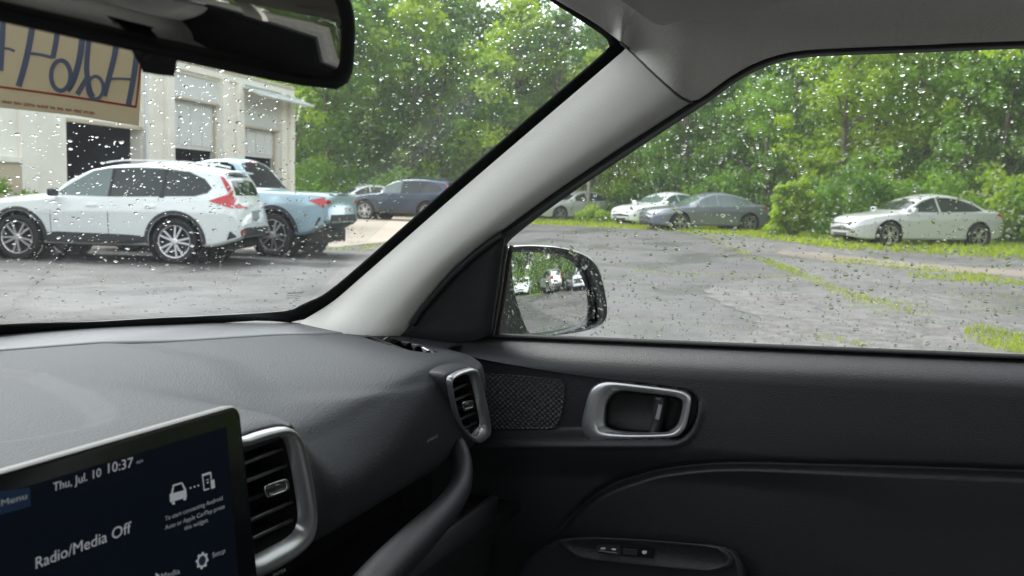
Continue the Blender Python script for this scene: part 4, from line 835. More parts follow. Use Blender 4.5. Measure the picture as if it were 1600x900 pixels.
for sd_i, (h, r, base, nc, per, lf) in enumerate([(12, 3.6, 1.4, 85, 90, .17), (14, 4.2, 2.0, 95, 90, .18), (10.5, 3.2, .9, 75, 90, .15), (13, 3.0, 2.2, 80, 80, .16), (9, 3.4, .5, 80, 85, .15)]):
    tm, V_, F_ = tree_meshes(11+sd_i, h, r, base, nc, per, lf)
    ms = []
    for q in range(3):
        me = bpy.data.meshes.new('crown')
        if q == 0:
            me.vertices.add(len(V_)); me.vertices.foreach_set('co', V_.astype('f').ravel()); me.loops.add(F_.size); me.loops.foreach_set('vertex_index', F_.astype('i').ravel()); me.polygons.add(len(F_)); me.polygons.foreach_set('loop_start', np.arange(0, F_.size, 4, dtype='i')); me.update(calc_edges=True); m0 = me
        else: bpy.data.meshes.remove(me); me = m0.copy()
        me.materials.clear(); me.materials.append(lm[q]); ms.append(me)
    TREES.append((tm, ms))
def tree(k, q, x, y, s_, rz, label, group='trees around the parking lot', name='tree'):
    root = empty(name, label, 'tree', (x, y, gz(x, y)-.03), rz, group); root.scale = (s_, s_, s_*random.Random(int(x*7+y*3)).uniform(.92, 1.1))
    for nm, me in (('trunk', TREES[k][0]), ('crown', TREES[k][1][q])):
        o = bpy.data.objects.new(nm, me); COL.objects.link(o); o.parent = root
rn = random.Random(21); TL = 'leafy green tree in the dense wall of trees beyond the parked sedans'; TB = 'leafy tree in the wood seen only in the outside mirror'
# front row, second row and tall back row along the far edge of the lot
def fit_tree(px, dist, k, q, s_, row, grp='trees at the edge of the wood'):
    zone = 'beyond the garage corner and light blue pickup' if px < 560 else 'above the blue vehicle through the windscreen' if px < 760 else 'behind the silver sedan by the grey pillar' if px < 960 else 'behind the white and the blue grey sedans' if px < 1210 else 'behind the silver sedan standing alone' if px < 1560 else 'past the tail of the lone silver sedan'
    lab = ('bushy front tree', 'tall tree of the middle row', 'tallest rearmost tree')[row] + ' ' + zone; grp = ('front', 'middle', 'rear')[row] + ' row of trees at the edge of the wood'
    p = ond(px, 330, dist); tree(k, q, p[0], p[1], s_, rn.uniform(0, 6.28), lab, grp)
for i, px in enumerate(range(440, 1760, 62)):
    D_ = np.interp(px, [440, 700, 1000, 1300, 1700], [50, 52, 46, 36, 33]) + rn.uniform(-1.5, 1.5)
    sc_ = (1.02 if px < 690 else .80 if px < 960 else .86 if px < 1350 else .92)*D_/46
    fit_tree(px+rn.uniform(-12, 12), D_, rn.choice((0, 2, 4, 2)), rn.choice((0, 1, 1, 2)), sc_*rn.uniform(.9, 1.12), 0)
for i, px in enumerate(range(420, 1780, 58)):
    D_ = np.interp(px, [440, 700, 1000, 1300, 1700], [57, 59, 54, 43, 40]) + rn.uniform(-2, 2)
    sc_ = (1.16 if px < 700 else .84 if px < 990 else 1.0)*D_/50
    fit_tree(px+rn.uniform(-12, 12), D_, rn.choice((0, 1, 3, 1)), rn.choice((0, 0, 1)), sc_*rn.uniform(.9, 1.15), 1)
for i, px in enumerate(range(400, 1800, 64)):
    D_ = np.interp(px, [440, 700, 1000, 1300, 1700], [67, 69, 64, 52, 48]) + rn.uniform(-2, 2)
    sc_ = (1.12 if px < 700 else .66 if px < 1000 else 1.08)*D_/52
    fit_tree(px+rn.uniform(-12, 12), D_, rn.choice((1, 3)), 0, sc_*rn.uniform(.9, 1.15), 2)
# the wood behind, seen in the outside mirror
for i, a in enumerate(np.linspace(100, 196, 20)):
    for D_ in (31, 39):
        x, y = D_*math.sin(rad(a+rn.uniform(-1.5, 1.5))), D_*math.cos(rad(a)); tree(rn.choice((0, 2, 1)) if D_ == 31 else 1, rn.choice((0, 1, 2)), x, y, rn.uniform(.8, 1.05), rn.uniform(0, 6.28), TB, 'trees of the wood behind')
# shrubs at the foot of the trees
def shrub_mesh(seed, r, h, n_, per, lf):
    rg_ = np.random.default_rng(seed); rr_ = rg_.random(n_)**.5*r; a = rg_.uniform(0, 2*PI, n_); z = rg_.uniform(.12, 1, n_)*h*(1-.45*(rr_/r)**2); V_, F_ = leaf_cloud(np.stack([rr_*np.cos(a), rr_*np.sin(a), z, np.full(n_, r*.32)], 1), per, lf, rg_)
    b_ = MB()
    for i in range(0, n_, 3): b_.tube([(rr_[i]*.1*math.cos(a[i]), rr_[i]*.1*math.sin(a[i]), 0), (rr_[i]*.9*math.cos(a[i]), rr_[i]*.9*math.sin(a[i]), z[i])], [.018, .006], 4)
    return V_, F_, b_
def shrub(x, y, r, h, seed, m, label, group=None, n_=34, per=80, lf=.09, cat='shrub', name='shrub'):
    V_, F_, b_ = shrub_mesh(seed, r, h, n_, per, lf); root = empty(name, label, cat, (x, y, gz(x, y)), 0, group); fast_mesh('foliage', V_, F_, m, root); b_.build('stem', bark, root)
    return root
for i in range(16):
    a = 104+i*5.6; D_ = 28.8+rn.uniform(-.5, 1.2); shrub(D_*math.sin(rad(a)), D_*math.cos(rad(a)), rn.uniform(1.5, 2.1), rn.uniform(2.2, 3.4), 90+i, lm[i % 2], 'leafy shrub of the wood seen only in the outside mirror', 'shrubs of the wood behind', 30, 50, .14)
sh = [shrub(*ond(1238, 345, 30.6)[:2], .72, 2.05, 5, lm[2], 'bright yellow green shrub standing between the blue grey sedan and the silver sedan', None, 40, 130, .10),
      shrub(*ond(930, 350, 41)[:2], .75, .75, 6, lm[2], 'low round green shrub in front of the silver sedan near the pillar', None, 22, 90, .07)]
for i, (px, D_, r, h, q) in enumerate([(1130, 41, 1.8, 2.6, 1), (1180, 40.5, 1.3, 2.0, 1), (1290, 33.5, 1.2, 2.2, 0), (1345, 31, 1.6, 2.7, 0), (1400, 31.2, 1.6, 2.9, 1), (1470, 31.5, 1.8, 2.6, 1), (1545, 31, 1.5, 2.4, 2), (1600, 29.5, 1.5, 2.0, 2), (1650, 29, 1.6, 2.4, 1), (1060, 43, 1.8, 2.8, 0), (990, 46, 2.0, 2.6, 1), (920, 49, 2.0, 3.0, 0), (850, 52, 2.2, 2.8, 1), (760, 52, 2.2, 3, 1), (640, 46, 2.0, 2.4, 1), (560, 48, 2, 2.6, 0), (500, 46, 2, 2.8, 1)]):
    p = ond(px, 350, D_); shrub(p[0], p[1], r, h, 30+i, lm[q], 'leafy shrub in the undergrowth below the trees behind the parked sedans', 'shrubs in the undergrowth', 36, 60, .12)
# a tall pale dead stem and bare trunks showing through the leaves
for px, D_, hh in ((918, 44.5, 3.6), (1460, 34, 3.6)):
    p = ond(px, 350, D_); b_ = MB(); b_.tube([(0, 0, 0), (.05, .02, hh*.5), (.12, .0, hh)], [.09, .07, .03], 8); b_.tube([(.06, .02, hh*.55), (.5, .3, hh*.8)], [.04, .015], 5)
    o = b_.build('bare_tree_trunk', mat('pale_bark', (.30, .27, .22), .9), None, True); o.location = (p[0], p[1], gz(p[0], p[1])); setp(o, 'pale bare trunk showing between the leaves at the edge of the wood', 'tree', 'bare trunks at the edge of the wood')
# ================= vehicles
tyre = mat('tyre_rubber', (.022, .022, .023), .75, spec=.3); rimm = mat('alloy_silver', (.62, .62, .64), .28, metal=.85); cladm = mat('dark_cladding', (.030, .032, .034), .55); wing = mat('dark_window_glass', (.020, .026, .026), .05, spec=.5)
lampred = mat('red_lamp', (.50, .012, .018), .12, spec=.6, coat=.6); lampclr = mat('clear_lamp', (.45, .48, .50), .12, spec=.6, coat=.8, metal=.3); under = mat('underbody', (.01, .01, .01), .9); platem = mat('plate_grey', (.30, .33, .33), .5); seamm = mat('panel_gap', (.02, .02, .022), .8); clearwin = mat('pale_window_glass', (.09, .13, .125), .05, spec=.7, coat=.4)
def paint(name, c, metal=.0, rough=.30): return mat(name, c, rough, metal=metal, spec=.5, coat=.9)
SPEC = {
 'suv': dict(wb=(1.43, -1.27), r=.375, W=.925, track=.80,
   top=[(2.35, .70), (2.31, .90), (2.18, 1.0), (1.9, 1.06), (1.2, 1.13), (.98, 1.17), (.60, 1.40), (.25, 1.585), (-.1, 1.655), (-.6, 1.685), (-1.2, 1.675), (-1.75, 1.62), (-2.02, 1.55), (-2.10, 1.44), (-2.20, 1.22), (-2.27, 1.06), (-2.32, .98), (-2.35, .70)],
   belt=[(2.35, .62), (2.2, .86), (1.9, .93), (1.0, 1.04), (-1.6, 1.10), (-2.2, 1.06), (-2.35, .66)], low=[(2.35, .34), (2.1, .27), (-1.9, .29), (-2.25, .40), (-2.35, .46)],
   hw=[(2.35, .56), (2.28, .72), (2.05, .84), (1.6, .905), (.6, .92), (-1.4, .925), (-1.9, .90), (-2.15, .84), (-2.30, .76), (-2.35, .66)], tumble=.40, roofw=.58,
   wins=[[(.86, 1.10), (.20, 1.515), (-.05, 1.565), (-.12, 1.565), (-.12, 1.09)], [(-.18, 1.09), (-.18, 1.57), (-.6, 1.585), (-1.02, 1.575), (-1.02, 1.11)], [(-1.08, 1.115), (-1.08, 1.57), (-1.45, 1.53), (-1.72, 1.42), (-1.86, 1.27), (-1.80, 1.19), (-1.6, 1.13)]],
   ws=[(-.66, 1.17), (.66, 1.17), (.52, 1.58), (-.52, 1.58)], rw=[(-.58, 1.16), (.58, 1.16), (.50, 1.50), (-.50, 1.50)], clad=True),
 'sedan': dict(wb=(1.42, -1.40), r=.335, W=.925, track=.80,
   top=[(2.42, .56), (2.38, .68), (2.25, .78), (1.9, .86), (1.3, .94), (1.05, .98), (.75, 1.12), (.35, 1.32), (.0, 1.42), (-.35, 1.455), (-.8, 1.43), (-1.3, 1.30), (-1.75, 1.12), (-1.95, 1.06), (-2.20, 1.035), (-2.33, 1.0), (-2.38, .82), (-2.42, .62)],
   belt=[(2.42, .50), (2.25, .70), (1.9, .79), (1.2, .88), (0, .93), (-1.2, .965), (-2.2, .98), (-2.42, .60)], low=[(2.42, .28), (2.1, .20), (-1.9, .22), (-2.3, .32), (-2.42, .40)],
   hw=[(2.42, .42), (2.36, .62), (2.2, .77), (1.9, .86), (1.4, .905), (.4, .925), (-1.4, .92), (-1.9, .88), (-2.2, .80), (-2.36, .68), (-2.42, .52)], tumble=.62, roofw=.52,
   wins=[[(.86, .945), (.30, 1.24), (.0, 1.325), (-.10, 1.34), (-.10, .955)], [(-.16, .955), (-.16, 1.345), (-.5, 1.345), (-.85, 1.305), (-1.2, 1.20), (-1.42, 1.10), (-1.55, 1.02), (-1.2, .99)]],
   ws=[(-.66, .99), (.66, .99), (.52, 1.38), (-.52, 1.38)], rw=[(-.60, 1.10), (.60, 1.10), (.48, 1.35), (-.48, 1.35)], clad=False),
 'pickup': dict(wb=(1.60, -1.40), r=.375, W=.95, track=.82,
   top=[(2.48, .80), (2.44, .98), (2.30, 1.06), (1.3, 1.17), (1.15, 1.20), (.8, 1.42), (.45, 1.62), (.1, 1.68), (-.25, 1.695), (-.50, 1.66), (-.60, 1.58), (-.82, 1.35), (-1.02, 1.16), (-1.10, 1.14), (-2.30, 1.12), (-2.44, 1.10), (-2.47, .95), (-2.48, .70)],
   belt=[(2.48, .70), (2.3, .90), (1.2, 1.08), (-1.2, 1.10), (-2.3, 1.08), (-2.44, 1.04), (-2.48, .66)], low=[(2.48, .40), (2.2, .34), (-2.0, .38), (-2.40, .55), (-2.48, .60)],
   hw=[(2.48, .62), (2.40, .78), (2.1, .88), (1.6, .93), (-1.4, .95), (-2.1, .93), (-2.36, .88), (-2.44, .82), (-2.48, .78)], tumble=.42, roofw=.58,
   wins=[[(.98, 1.14), (.35, 1.54), (.15, 1.58), (.02, 1.59), (.02, 1.13)], [(-.04, 1.13), (-.04, 1.595), (-.30, 1.60), (-.46, 1.55), (-.68, 1.32), (-.84, 1.16)]],
   ws=[(-.66, 1.20), (.66, 1.20), (.54, 1.58), (-.54, 1.58)], rw=[(-.66, 1.17), (.66, 1.17), (.56, 1.62), (-.56, 1.62)], clad=True)}
BODY = {}
def body_mesh(kind):
    if kind in BODY: return BODY[kind]
    s = SPEC[kind]; f = lambda nm: (lambda x: np.interp(x, [p[0] for p in s[nm]][::-1], [p[1] for p in s[nm]][::-1]))
    top, belt, low, hw = f('top'), f('belt'), f('low'), f('hw'); L2 = s['top'][0][0]
    st = np.unique(np.concatenate([np.linspace(-L2, -L2+.5, 22), np.linspace(-L2+.5, L2-.5, 78), np.linspace(L2-.5, L2, 22)]))
    # soften the outline so that no crease is ruler straight
    def smooth(fn, w_=.05): return lambda x: (fn(x-w_)+2*fn(x)+fn(x+w_))/4 if abs(x) < L2-.12 else fn(x)
    tp_, bt_, lw_, hf = smooth(top, .06), smooth(belt, .1), smooth(low, .08), smooth(hw, .06); rings = []
    for x in st:
        z0, zt_, zb_, W_ = lw_(x), tp_(x), bt_(x), hf(x); zb_ = min(zb_, zt_-.03); half = []
        half.append((W_*.80, z0)); 
        for t in np.linspace(0, 1, 17):
            z = z0+.03+(zb_-z0-.03)*t; k = 1-.055*(1-t)**2-.05*max(0, (t-.55)/.45)**2+.012*math.exp(-((t-.72)/.07)**2); half.append((W_*k*.995, z))
        wS, zS = half[-1]; gh = max(0.0, zt_-zb_); hood = sstep((gh-.12)/.25)
        wr = wS-(gh*s['tumble']) if gh > .12 else wS-gh*.9; wr = hood*max(wr, min(s['roofw'], wS*.8)) + (1-hood)*(wS-gh*.9-.10); e = .06 if gh > .15 else gh*.4
        for t in np.linspace(.12, 1, 9): half.append((wS+(wr-wS)*t-(.012*math.sin(PI*t) if hood > .5 else -.01*math.sin(PI*t)), zb_+(gh-e)*t))
        cr = .0 if kind != 'pickup' else 0
        for t in (.08, .25, .45, .65, .85, 1.0):
            half.append((wr*(1-t), zt_-e*(1-t)**2*1.0 if True else 0))
        rings.append(half)
    n_, m_ = len(st), len(rings[0]); V = []
    for x, h in zip(st, rings):
        V += [(x, y, z) for y, z in h] + [(x, -y, z) for y, z in h[-2::-1]]
    mm = 2*m_-1; V = np.array(V); F = gridf(n_, mm); R_ = s['r']+.075
    for wx in s['wb']:
        dx, dz = V[:, 0]-wx, V[:, 2]-s['r']; d_ = np.hypot(dx, dz); sel = (abs(V[:, 1]) > .45) & (d_ < R_+.028) & (d_ > R_-.032)
        V[sel, 0] = wx+dx[sel]/d_[sel]*R_; V[sel, 2] = s['r']+dz[sel]/d_[sel]*R_
    keep = []
    for q in F:
        c = V[list(q)].mean(0); bad = any(math.hypot(c[0]-wx, c[2]-s['r']) < R_-.002 and abs(c[1]) > .45 for wx in s['wb'])
        if not bad: keep.append(q)
    keep.append(tuple(range(mm))); keep.append(tuple(range((n_-1)*mm, n_*mm))[::-1])
    me = bpy.data.meshes.new('body'); me.from_pydata([tuple(v) for v in V], [], keep); me.polygons.foreach_set('use_smooth', [len(p.vertices) < 5 for p in me.polygons]); me.update()
    BODY[kind] = (me, BVHTree.FromPolygons([tuple(v) for v in V], [q for q in F if q in set(keep)] if False else keep)); return BODY[kind]
PATCH = {}
def patch(kind, name, poly, az, m, parent, off=.004, step=.09, hole=None):
    """a panel that follows the body: outline (h, z) seen from compass direction az (0 = from the front, 90 = from its left side)"""
    key = (kind, name, str(poly), az, off)
    if key not in PATCH:
        tree_ = BODY[kind][1]; d_ = np.array([math.cos(az), math.sin(az), 0]); e_ = np.array([-math.sin(az), math.cos(az), 0]); poly = np.array(poly, float)
        k = len(poly); dense = []
        for i in range(k):
            a, b_ = poly[i], poly[(i+1) % k]; n_ = max(1, int(np.linalg.norm(b_-a)/step)); dense += [a+(b_-a)*t for t in np.linspace(0, 1, n_, endpoint=False)]
        dense = np.array(dense); mn_, mx_ = dense.min(0), dense.max(0); gx_, gz_ = np.meshgrid(np.arange(mn_[0]+step/2, mx_[0], step), np.arange(mn_[1]+step/2, mx_[1], step)); s_ = poly_sd(dense, gx_, gz_); ins_ = [(x, z) for x, z, q in zip(gx_.ravel(), gz_.ravel(), s_.ravel()) if q > step*.3]
        v, _, f, *_r = delaunay_2d_cdt([Vector(p) for p in dense]+[Vector(p) for p in ins_], [(i, (i+1) % len(dense)) for i in range(len(dense))], [], 1, 1e-6)
        A, B_, bad = [], [], set()
        for i, p in enumerate(v):
            o_ = e_*p.x + np.array([0, 0, p.y]) + d_*4; h = tree_.ray_cast(Vector(o_), Vector(-d_))
            if h[0] is None: bad.add(i); A.append((0, 0, 0)); B_.append((0, 0, 0)); continue
            q = np.array(h[0]); A.append(tuple(q+d_*off)); B_.append(tuple(q-d_*.012))
        f = [t for t in f if not any(i in bad for i in t)]; n_ = len(v); ed = {}
        for t in f:
            for i in range(len(t)): a, b2 = t[i], t[(i+1) % len(t)]; ed[(a, b2)] = 1
        rim = [(a, b2, b2+n_, a+n_) for (a, b2) in ed if (b2, a) not in ed]
        me = bpy.data.meshes.new(name); me.from_pydata(A+B_, [], [tuple(t) for t in f]+rim); me.update()
        import bmesh
        bm = bmesh.new(); bm.from_mesh(me); bmesh.ops.recalc_face_normals(bm, faces=bm.faces); bm.to_mesh(me); bm.free(); PATCH[key] = me
    me = PATCH[key].copy() if len(PATCH[key].materials) and PATCH[key].materials[0] != m else PATCH[key]
    me.materials.clear(); me.materials.append(m); o = bpy.data.objects.new(name, me); COL.objects.link(o); o.parent = parent; return o
WH = {}
def wheel(parent, x, y, r, rim_mat, side):
    key = round(r, 3)
    if key not in WH:
        b_ = MB(); prof = [(r*.30, -.09), (r*.66, -.095), (r*.93, -.10), (r*.985, -.085), (r, -.05), (r, .05), (r*.985, .085), (r*.93, .10), (r*.72, .095), (r*.70, .06), (r*.66, .03), (r*.2, .03)]; n_ = 36; V_ = [(rr*math.cos(a), o, rr*math.sin(a)) for rr, o in prof for a in np.linspace(0, 2*PI, n_, endpoint=False)]
        b_.add(V_, gridf(len(prof), n_, True)); b_.add([(prof[-1][0]*math.cos(a), .031, prof[-1][0]*math.sin(a)) for a in np.linspace(0, 2*PI, n_, endpoint=False)], [tuple(range(n_))]); t_ = bpy.data.meshes.new('wheel'); t_.from_pydata(b_.v, [], b_.f); t_.materials.append(tyre)
        t_.polygons.foreach_set('use_smooth', [True]*len(t_.polygons))
        b_ = MB(); prof = [(r*.735, .085), (r*.725, .098), (r*.69, .096), (r*.665, .07)]; V_ = [(rr*math.cos(a), o, rr*math.sin(a)) for rr, o in prof for a in np.linspace(0, 2*PI, n_, endpoint=False)]; b_.add(V_, gridf(4, n_, True))
        for k in range(10):
            a = 2*PI*k/10 + (.11 if k % 2 else -.11); d_ = np.array([math.cos(a), 0, math.sin(a)]); b_.box(d_*r*.39+np.array([0, .078, 0]), (r*.62, .028, r*.075), (d_, (0, 1, 0), np.cross(d_, (0, 1, 0))))
        b_.tube([(0, .04, 0), (0, .092, 0), (0, .098, 0)], [r*.17, r*.15, r*.10], 16); q_ = bpy.data.meshes.new('rim'); q_.from_pydata(b_.v, [], b_.f); WH[key] = (t_, q_)
    t_, q_ = WH[key]; o = bpy.data.objects.new('wheel', t_); COL.objects.link(o); o.parent = parent; o.location = (x, y, r); o.rotation_euler = (0, x*1.7, 0 if side > 0 else PI)
    if not len(q_.materials): q_.materials.append(rim_mat)
    q2 = bpy.data.objects.new('rim', q_); COL.objects.link(q2); q2.parent = o
    if q_.materials[0] != rim_mat: q2.material_slots[0].link = 'OBJECT'; q2.material_slots[0].material = rim_mat
def vehicle(kind, name, label, cat, pnt, loc, yaw, group=None, rim_mat=None, winm=None, detail=2, tail='bar', plate=True):
    s = SPEC[kind]; me, _ = body_mesh(kind); root = empty(name, label, cat, loc, yaw, group); L2 = s['top'][0][0]; winm = winm or wing
    bm_ = me.copy() if len(me.materials) else me
    bm_.materials.clear(); bm_.materials.append(pnt); o = bpy.data.objects.new('body', bm_); COL.objects.link(o); o.parent = root
    b_ = MB(); b_.box((0, 0, .36), (L2*1.85, s['W']*1.25, .22))
    for wx in s['wb']:
        for sy in (-1, 1): b_.tube([(wx, sy*.52, s['r']), (wx, sy*(s['W']-.06), s['r'])], s['r']+.078, 24, cap=False); 
    o = b_.build('underbody', under, root)
    for wx in s['wb']:
        for sy in (-1, 1): wheel(root, wx, sy*(s['W']-.115), s['r'], rim_mat or rimm, sy)
    for sy in (1, -1):
        az = PI/2*sy
        T_ = lambda P: [(-x*sy, z) for x, z in P]      # side outline in (h, z): h grows to the viewer's right
        T_ = (lambda P: [(-x, z) for x, z in P]) if sy > 0 else (lambda P: [(x, z) for x, z in P])
        if kind == 'suv':
            for xa in (-.15, -1.05): patch(kind, 'window_pillar', T_([(xa-.045, 1.09), (xa+.045, 1.09), (xa+.045, 1.565), (xa-.045, 1.565)]), az, seamm, root, .003, .12)
        for i, P in enumerate(s['wins']): patch(kind, 'window', T_(P), az, (clearwin if (winm is wing and i == 0 and kind == 'suv') else winm), root, .004)
        if detail:
            for x in [s['wins'][0][0][0]-.02, s['wins'][1][0][0]+.03] + ([s['wins'][1][-1][0]-.10] if kind == 'sedan' else [-1.0 if kind == 'suv' else -.98]):
                zt_ = {'suv': 1.08, 'sedan': .935, 'pickup': 1.11}[kind]; patch(kind, 'door_gap', T_([(x, .36), (x+.012, .36), (x+.012, zt_), (x, zt_)]), az, seamm, root, .0015, .2)
            for x in (s['wins'][1][0][0]+.22, s['wins'][1][0][0]-.78): z_ = {'suv': .93, 'sedan': .80, 'pickup': .95}[kind]; patch(kind, 'door_handle', T_([(x, z_), (x+.19, z_), (x+.19, z_+.03), (x, z_+.03)]), az, pnt, root, .03, .2)
            mz = {'suv': 1.10, 'sedan': .95, 'pickup': 1.14}[kind]; mx_ = s['wins'][0][0][0]-.10
            b_ = MB(); b_.box((mx_, sy*(s['W']+.04), mz+.04), (.12, .20, .14)); o = b_.build('door_mirror', pnt if kind == 'sedan' else cladm, root); bevel(o, .04, 3)
        if s['clad']:
            R1, R2 = s['r']+.084, s['r']+.145
            for wx in s['wb']:
                A = [(wx+R1*math.cos(a), s['r']+R1*math.sin(a)) for a in np.linspace(-.12, PI+.12, 22)]; B_ = [(wx+R2*math.cos(a), s['r']+R2*math.sin(a)*.99) for a in np.linspace(PI+.05, -.05, 22)]
                patch(kind, 'wheel_arch_trim', T_(A+B_), az, cladm, root, .014, .06)
            x0, x1 = s['wb'][0]-R2+.02, s['wb'][1]+R2-.02; zl = {'suv': .31, 'pickup': .40}.get(kind, .3)
            patch(kind, 'sill_cladding', T_([(x1, zl), (x0, zl), (x0, .47), (x0-.2, .49), (x1+.3, .47), (x1, .45)]), az, cladm, root, .012, .12)
        # rear lamps wrap round the corner
        aR = PI-.75*sy if sy > 0 else PI+.75; aR = PI - sy*.80
        def cor(P): return [(h*(1 if sy > 0 else -1), z) for h, z in P]
        if kind == 'suv':
            patch(kind, 'tail_lamp', cor([(-.80, 1.50), (-.72, 1.50), (-.56, 1.20), (-.42, 1.02), (-.62, 1.06), (-.96, 1.06), (-.86, .985), (-.30, .93), (-.30, .985), (-.50, 1.10), (-.64, 1.30)]) if False else cor([(1.92, 1.50), (2.02, 1.50), (2.14, 1.26), (2.20, 1.16), (2.12, 1.06), (1.84, 1.09), (1.98, .97), (2.28, .94), (2.30, 1.0), (2.24, 1.05)]), az, lampred, root, .012, .05) if False else None
        if kind == 'sedan':
            patch(kind, 'tail_lamp', T_([(-1.98, .915), (-2.38, .80), (-2.40, .93), (-2.30, .985), (-2.1, .975)]), az, lampred, root, .008, .06)
            patch(kind, 'headlamp', T_([(1.75, .80), (2.10, .78), (2.36, .66), (2.34, .58), (2.2, .62), (1.95, .70)]), az, lampclr, root, .008, .06)
        elif kind == 'pickup':
            patch(kind, 'tail_lamp', T_([(-2.12, .98), (-2.42, .86), (-2.46, .95), (-2.40, 1.04)]), az, lampred, root, .010, .05)
            patch(kind, 'headlamp', T_([(1.9, .92), (2.40, .84), (2.42, .72), (2.2, .80)]), az, lampclr, root, .008, .06)
        else:
            patch(kind, 'tail_lamp', T_([(-1.965, 1.475), (-2.05, 1.475), (-2.13, 1.30), (-2.225, 1.14), (-2.30, 1.03), (-2.33, .93), (-2.18, .955), (-1.84, 1.06), (-2.07, 1.155), (-2.135, 1.18), (-2.06, 1.30)]), az, lampred, root, .012, .05)
            patch(kind, 'headlamp', T_([(1.85, .92), (2.22, .88), (2.33, .80), (2.2, .80), (1.9, .86)]), az, lampclr, root, .008, .06)
    patch(kind, 'windscreen', [(y, z) for y, z in s['ws']], 0, winm, root, .004)
    patch(kind, 'rear_window', [(y, z) for y, z in s['rw']], PI, winm if winm is not wing else wing, root, .004)
    if detail:
        if kind == 'suv':
            patch(kind, 'rear_bumper', [(-.80, .42), (.80, .42), (.80, .56), (.55, .62), (-.55, .62), (-.80, .56)], PI, cladm, root, .012, .1)
            for sy in (-1, 1): patch(kind, 'lamp_bar', [(sy*.30, .945), (sy*.74, .955), (sy*.74, 1.02), (sy*.52, 1.0)], PI, lampred, root, .010, .08); patch(kind, 'rear_reflector', [(sy*.55, .53), (sy*.70, .53), (sy*.70, .57), (sy*.55, .57)], PI, lampred, root, .018, .1)
            patch(kind, 'licence_plate', [(-.16, .76), (.16, .76), (.16, .90), (-.16, .90)], PI, platem, root, .012, .2)
            patch(kind, 'grille', [(-.55, .50), (.55, .50), (.60, .80), (-.60, .80)], 0, cladm, root, .008, .15)
            b_ = MB()
            for sy in (-1, 1): b_.tube(crv([(.05, sy*.55, 1.655), (-.3, sy*.56, 1.70), (-1.3, sy*.56, 1.70), (-1.7, sy*.54, 1.645)], 14), .014, 6)
            b_.build('roof_rail', pnt, root)
            b_ = MB(); b_.box((-2.05, 0, 1.555), (.16, 1.02, .028), ((.985, 0, .17), (0, 1, 0), (-.17, 0, .985))); o = b_.build('spoiler', pnt, root); bevel(o, .012, 2); b_ = MB(); b_.tube([(-1.55, 0, 1.64), (-1.68, 0, 1.70), (-1.72, 0, 1.695)], [.03, .012, .006], 6); b_.build('roof_antenna', pnt, root)
        if kind == 'pickup':
            patch(kind, 'rear_bumper', [(-.86, .55), (.86, .55), (.86, .70), (.6, .74), (-.6, .74), (-.86, .70)], PI, cladm, root, .022, .15)
            for sy in (-1, 1): patch(kind, 'lamp_bar', [(sy*.62, .93), (sy*.84, .92), (sy*.84, 1.03), (sy*.62, .97)], PI, lampred, root, .012, .08)
            patch(kind, 'licence_plate', [(-.16, .58), (.16, .58), (.16, .68), (-.16, .68)], PI, platem, root, .03, .2); patch(kind, 'brake_lamp', [(-.13, 1.615), (.13, 1.615), (.13, 1.64), (-.13, 1.64)], PI, lampred, root, .02, .1)
            patch(kind, 'bed_cover', [(-.7, 1.07), (.7, 1.07), (.7, 1.10), (-.7, 1.10)], PI, cladm, root, .01, .2)
        if kind == 'sedan':
            patch(kind, 'grille', [(-.52, .42), (.52, .42), (.60, .62), (-.60, .62)], 0, cladm, root, .006, .12); patch(kind, 'lower_intake', [(-.6, .28), (.6, .28), (.5, .36), (-.5, .36)], 0, cladm, root, .006, .15)
            patch(kind, 'licence_plate', [(-.16, .70), (.16, .70), (.16, .82), (-.16, .82)], PI, platem, root, .006, .2)
            patch(kind, 'rear_bumper', [(-.7, .36), (.7, .36), (.62, .46), (-.62, .46)], PI, cladm, root, .008, .15)
    return root
RH = math.atan2(-RT[1], -RT[0])                          # heading that points to the left in the photograph, square to the view
def place(px, dist, dz=0):
    p = ond(px, 340, dist); return (p[0], p[1], gz(p[0], p[1])+dz)
white = paint('white_paint', (.74, .77, .77)); blue = paint('sky_blue_paint', (.33, .47, .54), .3); silver = paint('silver_paint', (.52, .53, .53), .35); silver2 = paint('bright_silver_paint', (.50, .51, .52), .2); steel = paint('blue_grey_paint', (.19, .205, .25), .4); navy = paint('blue_paint', (.013, .034, .075), .35); dark = paint('black_paint', (.02, .022, .025), .2); grey = paint('grey_paint', (.30, .31, .33), .4)
# white SUV: near wheels stand at measured points of the lot
rw_, = (onz(275, 404, 0),); rw_ = ond(276, 404, 16.0)*np.array([1, 1, 0])
yawS = rad(90-341); yawP = rad(90-348); fw_ = np.array([math.cos(yawS), math.sin(yawS)]); lf = np.array([-fw_[1], fw_[0]])
def by_wheel(pt, yaw, wx, wy):                           # origin of a car whose wheel (wx, wy) stands on pt
    f_ = np.array([math.cos(yaw), math.sin(yaw)]); l_ = np.array([-f_[1], f_[0]]); return tuple(np.array(pt[:2])-f_*wx-l_*wy)+(0.0,)
vehicle('suv', 'suv', 'white sport utility vehicle with red angular tail lamps parked before the garage', 'suv', white, by_wheel(rw_, yawS, -1.27, .81), yawS)
vehicle('pickup', 'pickup_truck', 'light blue pickup truck with black cab window parked behind the white vehicle', 'pickup truck', blue, by_wheel(ond(431, 384, 18.2), yawP, -1.40, .835), yawP, winm=mat('tinted_cab_glass', (.006, .007, .007), .6, spec=.06)).scale = (.98, 1.0, 1.11)
vehicle('suv', 'suv', 'blue sport utility vehicle with pale roof rails, farther off beside the windscreen pillar', 'suv', navy, place(636, 38.5), RH-.35)
vehicle('sedan', 'sedan', 'white car half hidden between the light blue pickup and the blue vehicle', 'car', white, place(566, 45), RH+.5, detail=1)
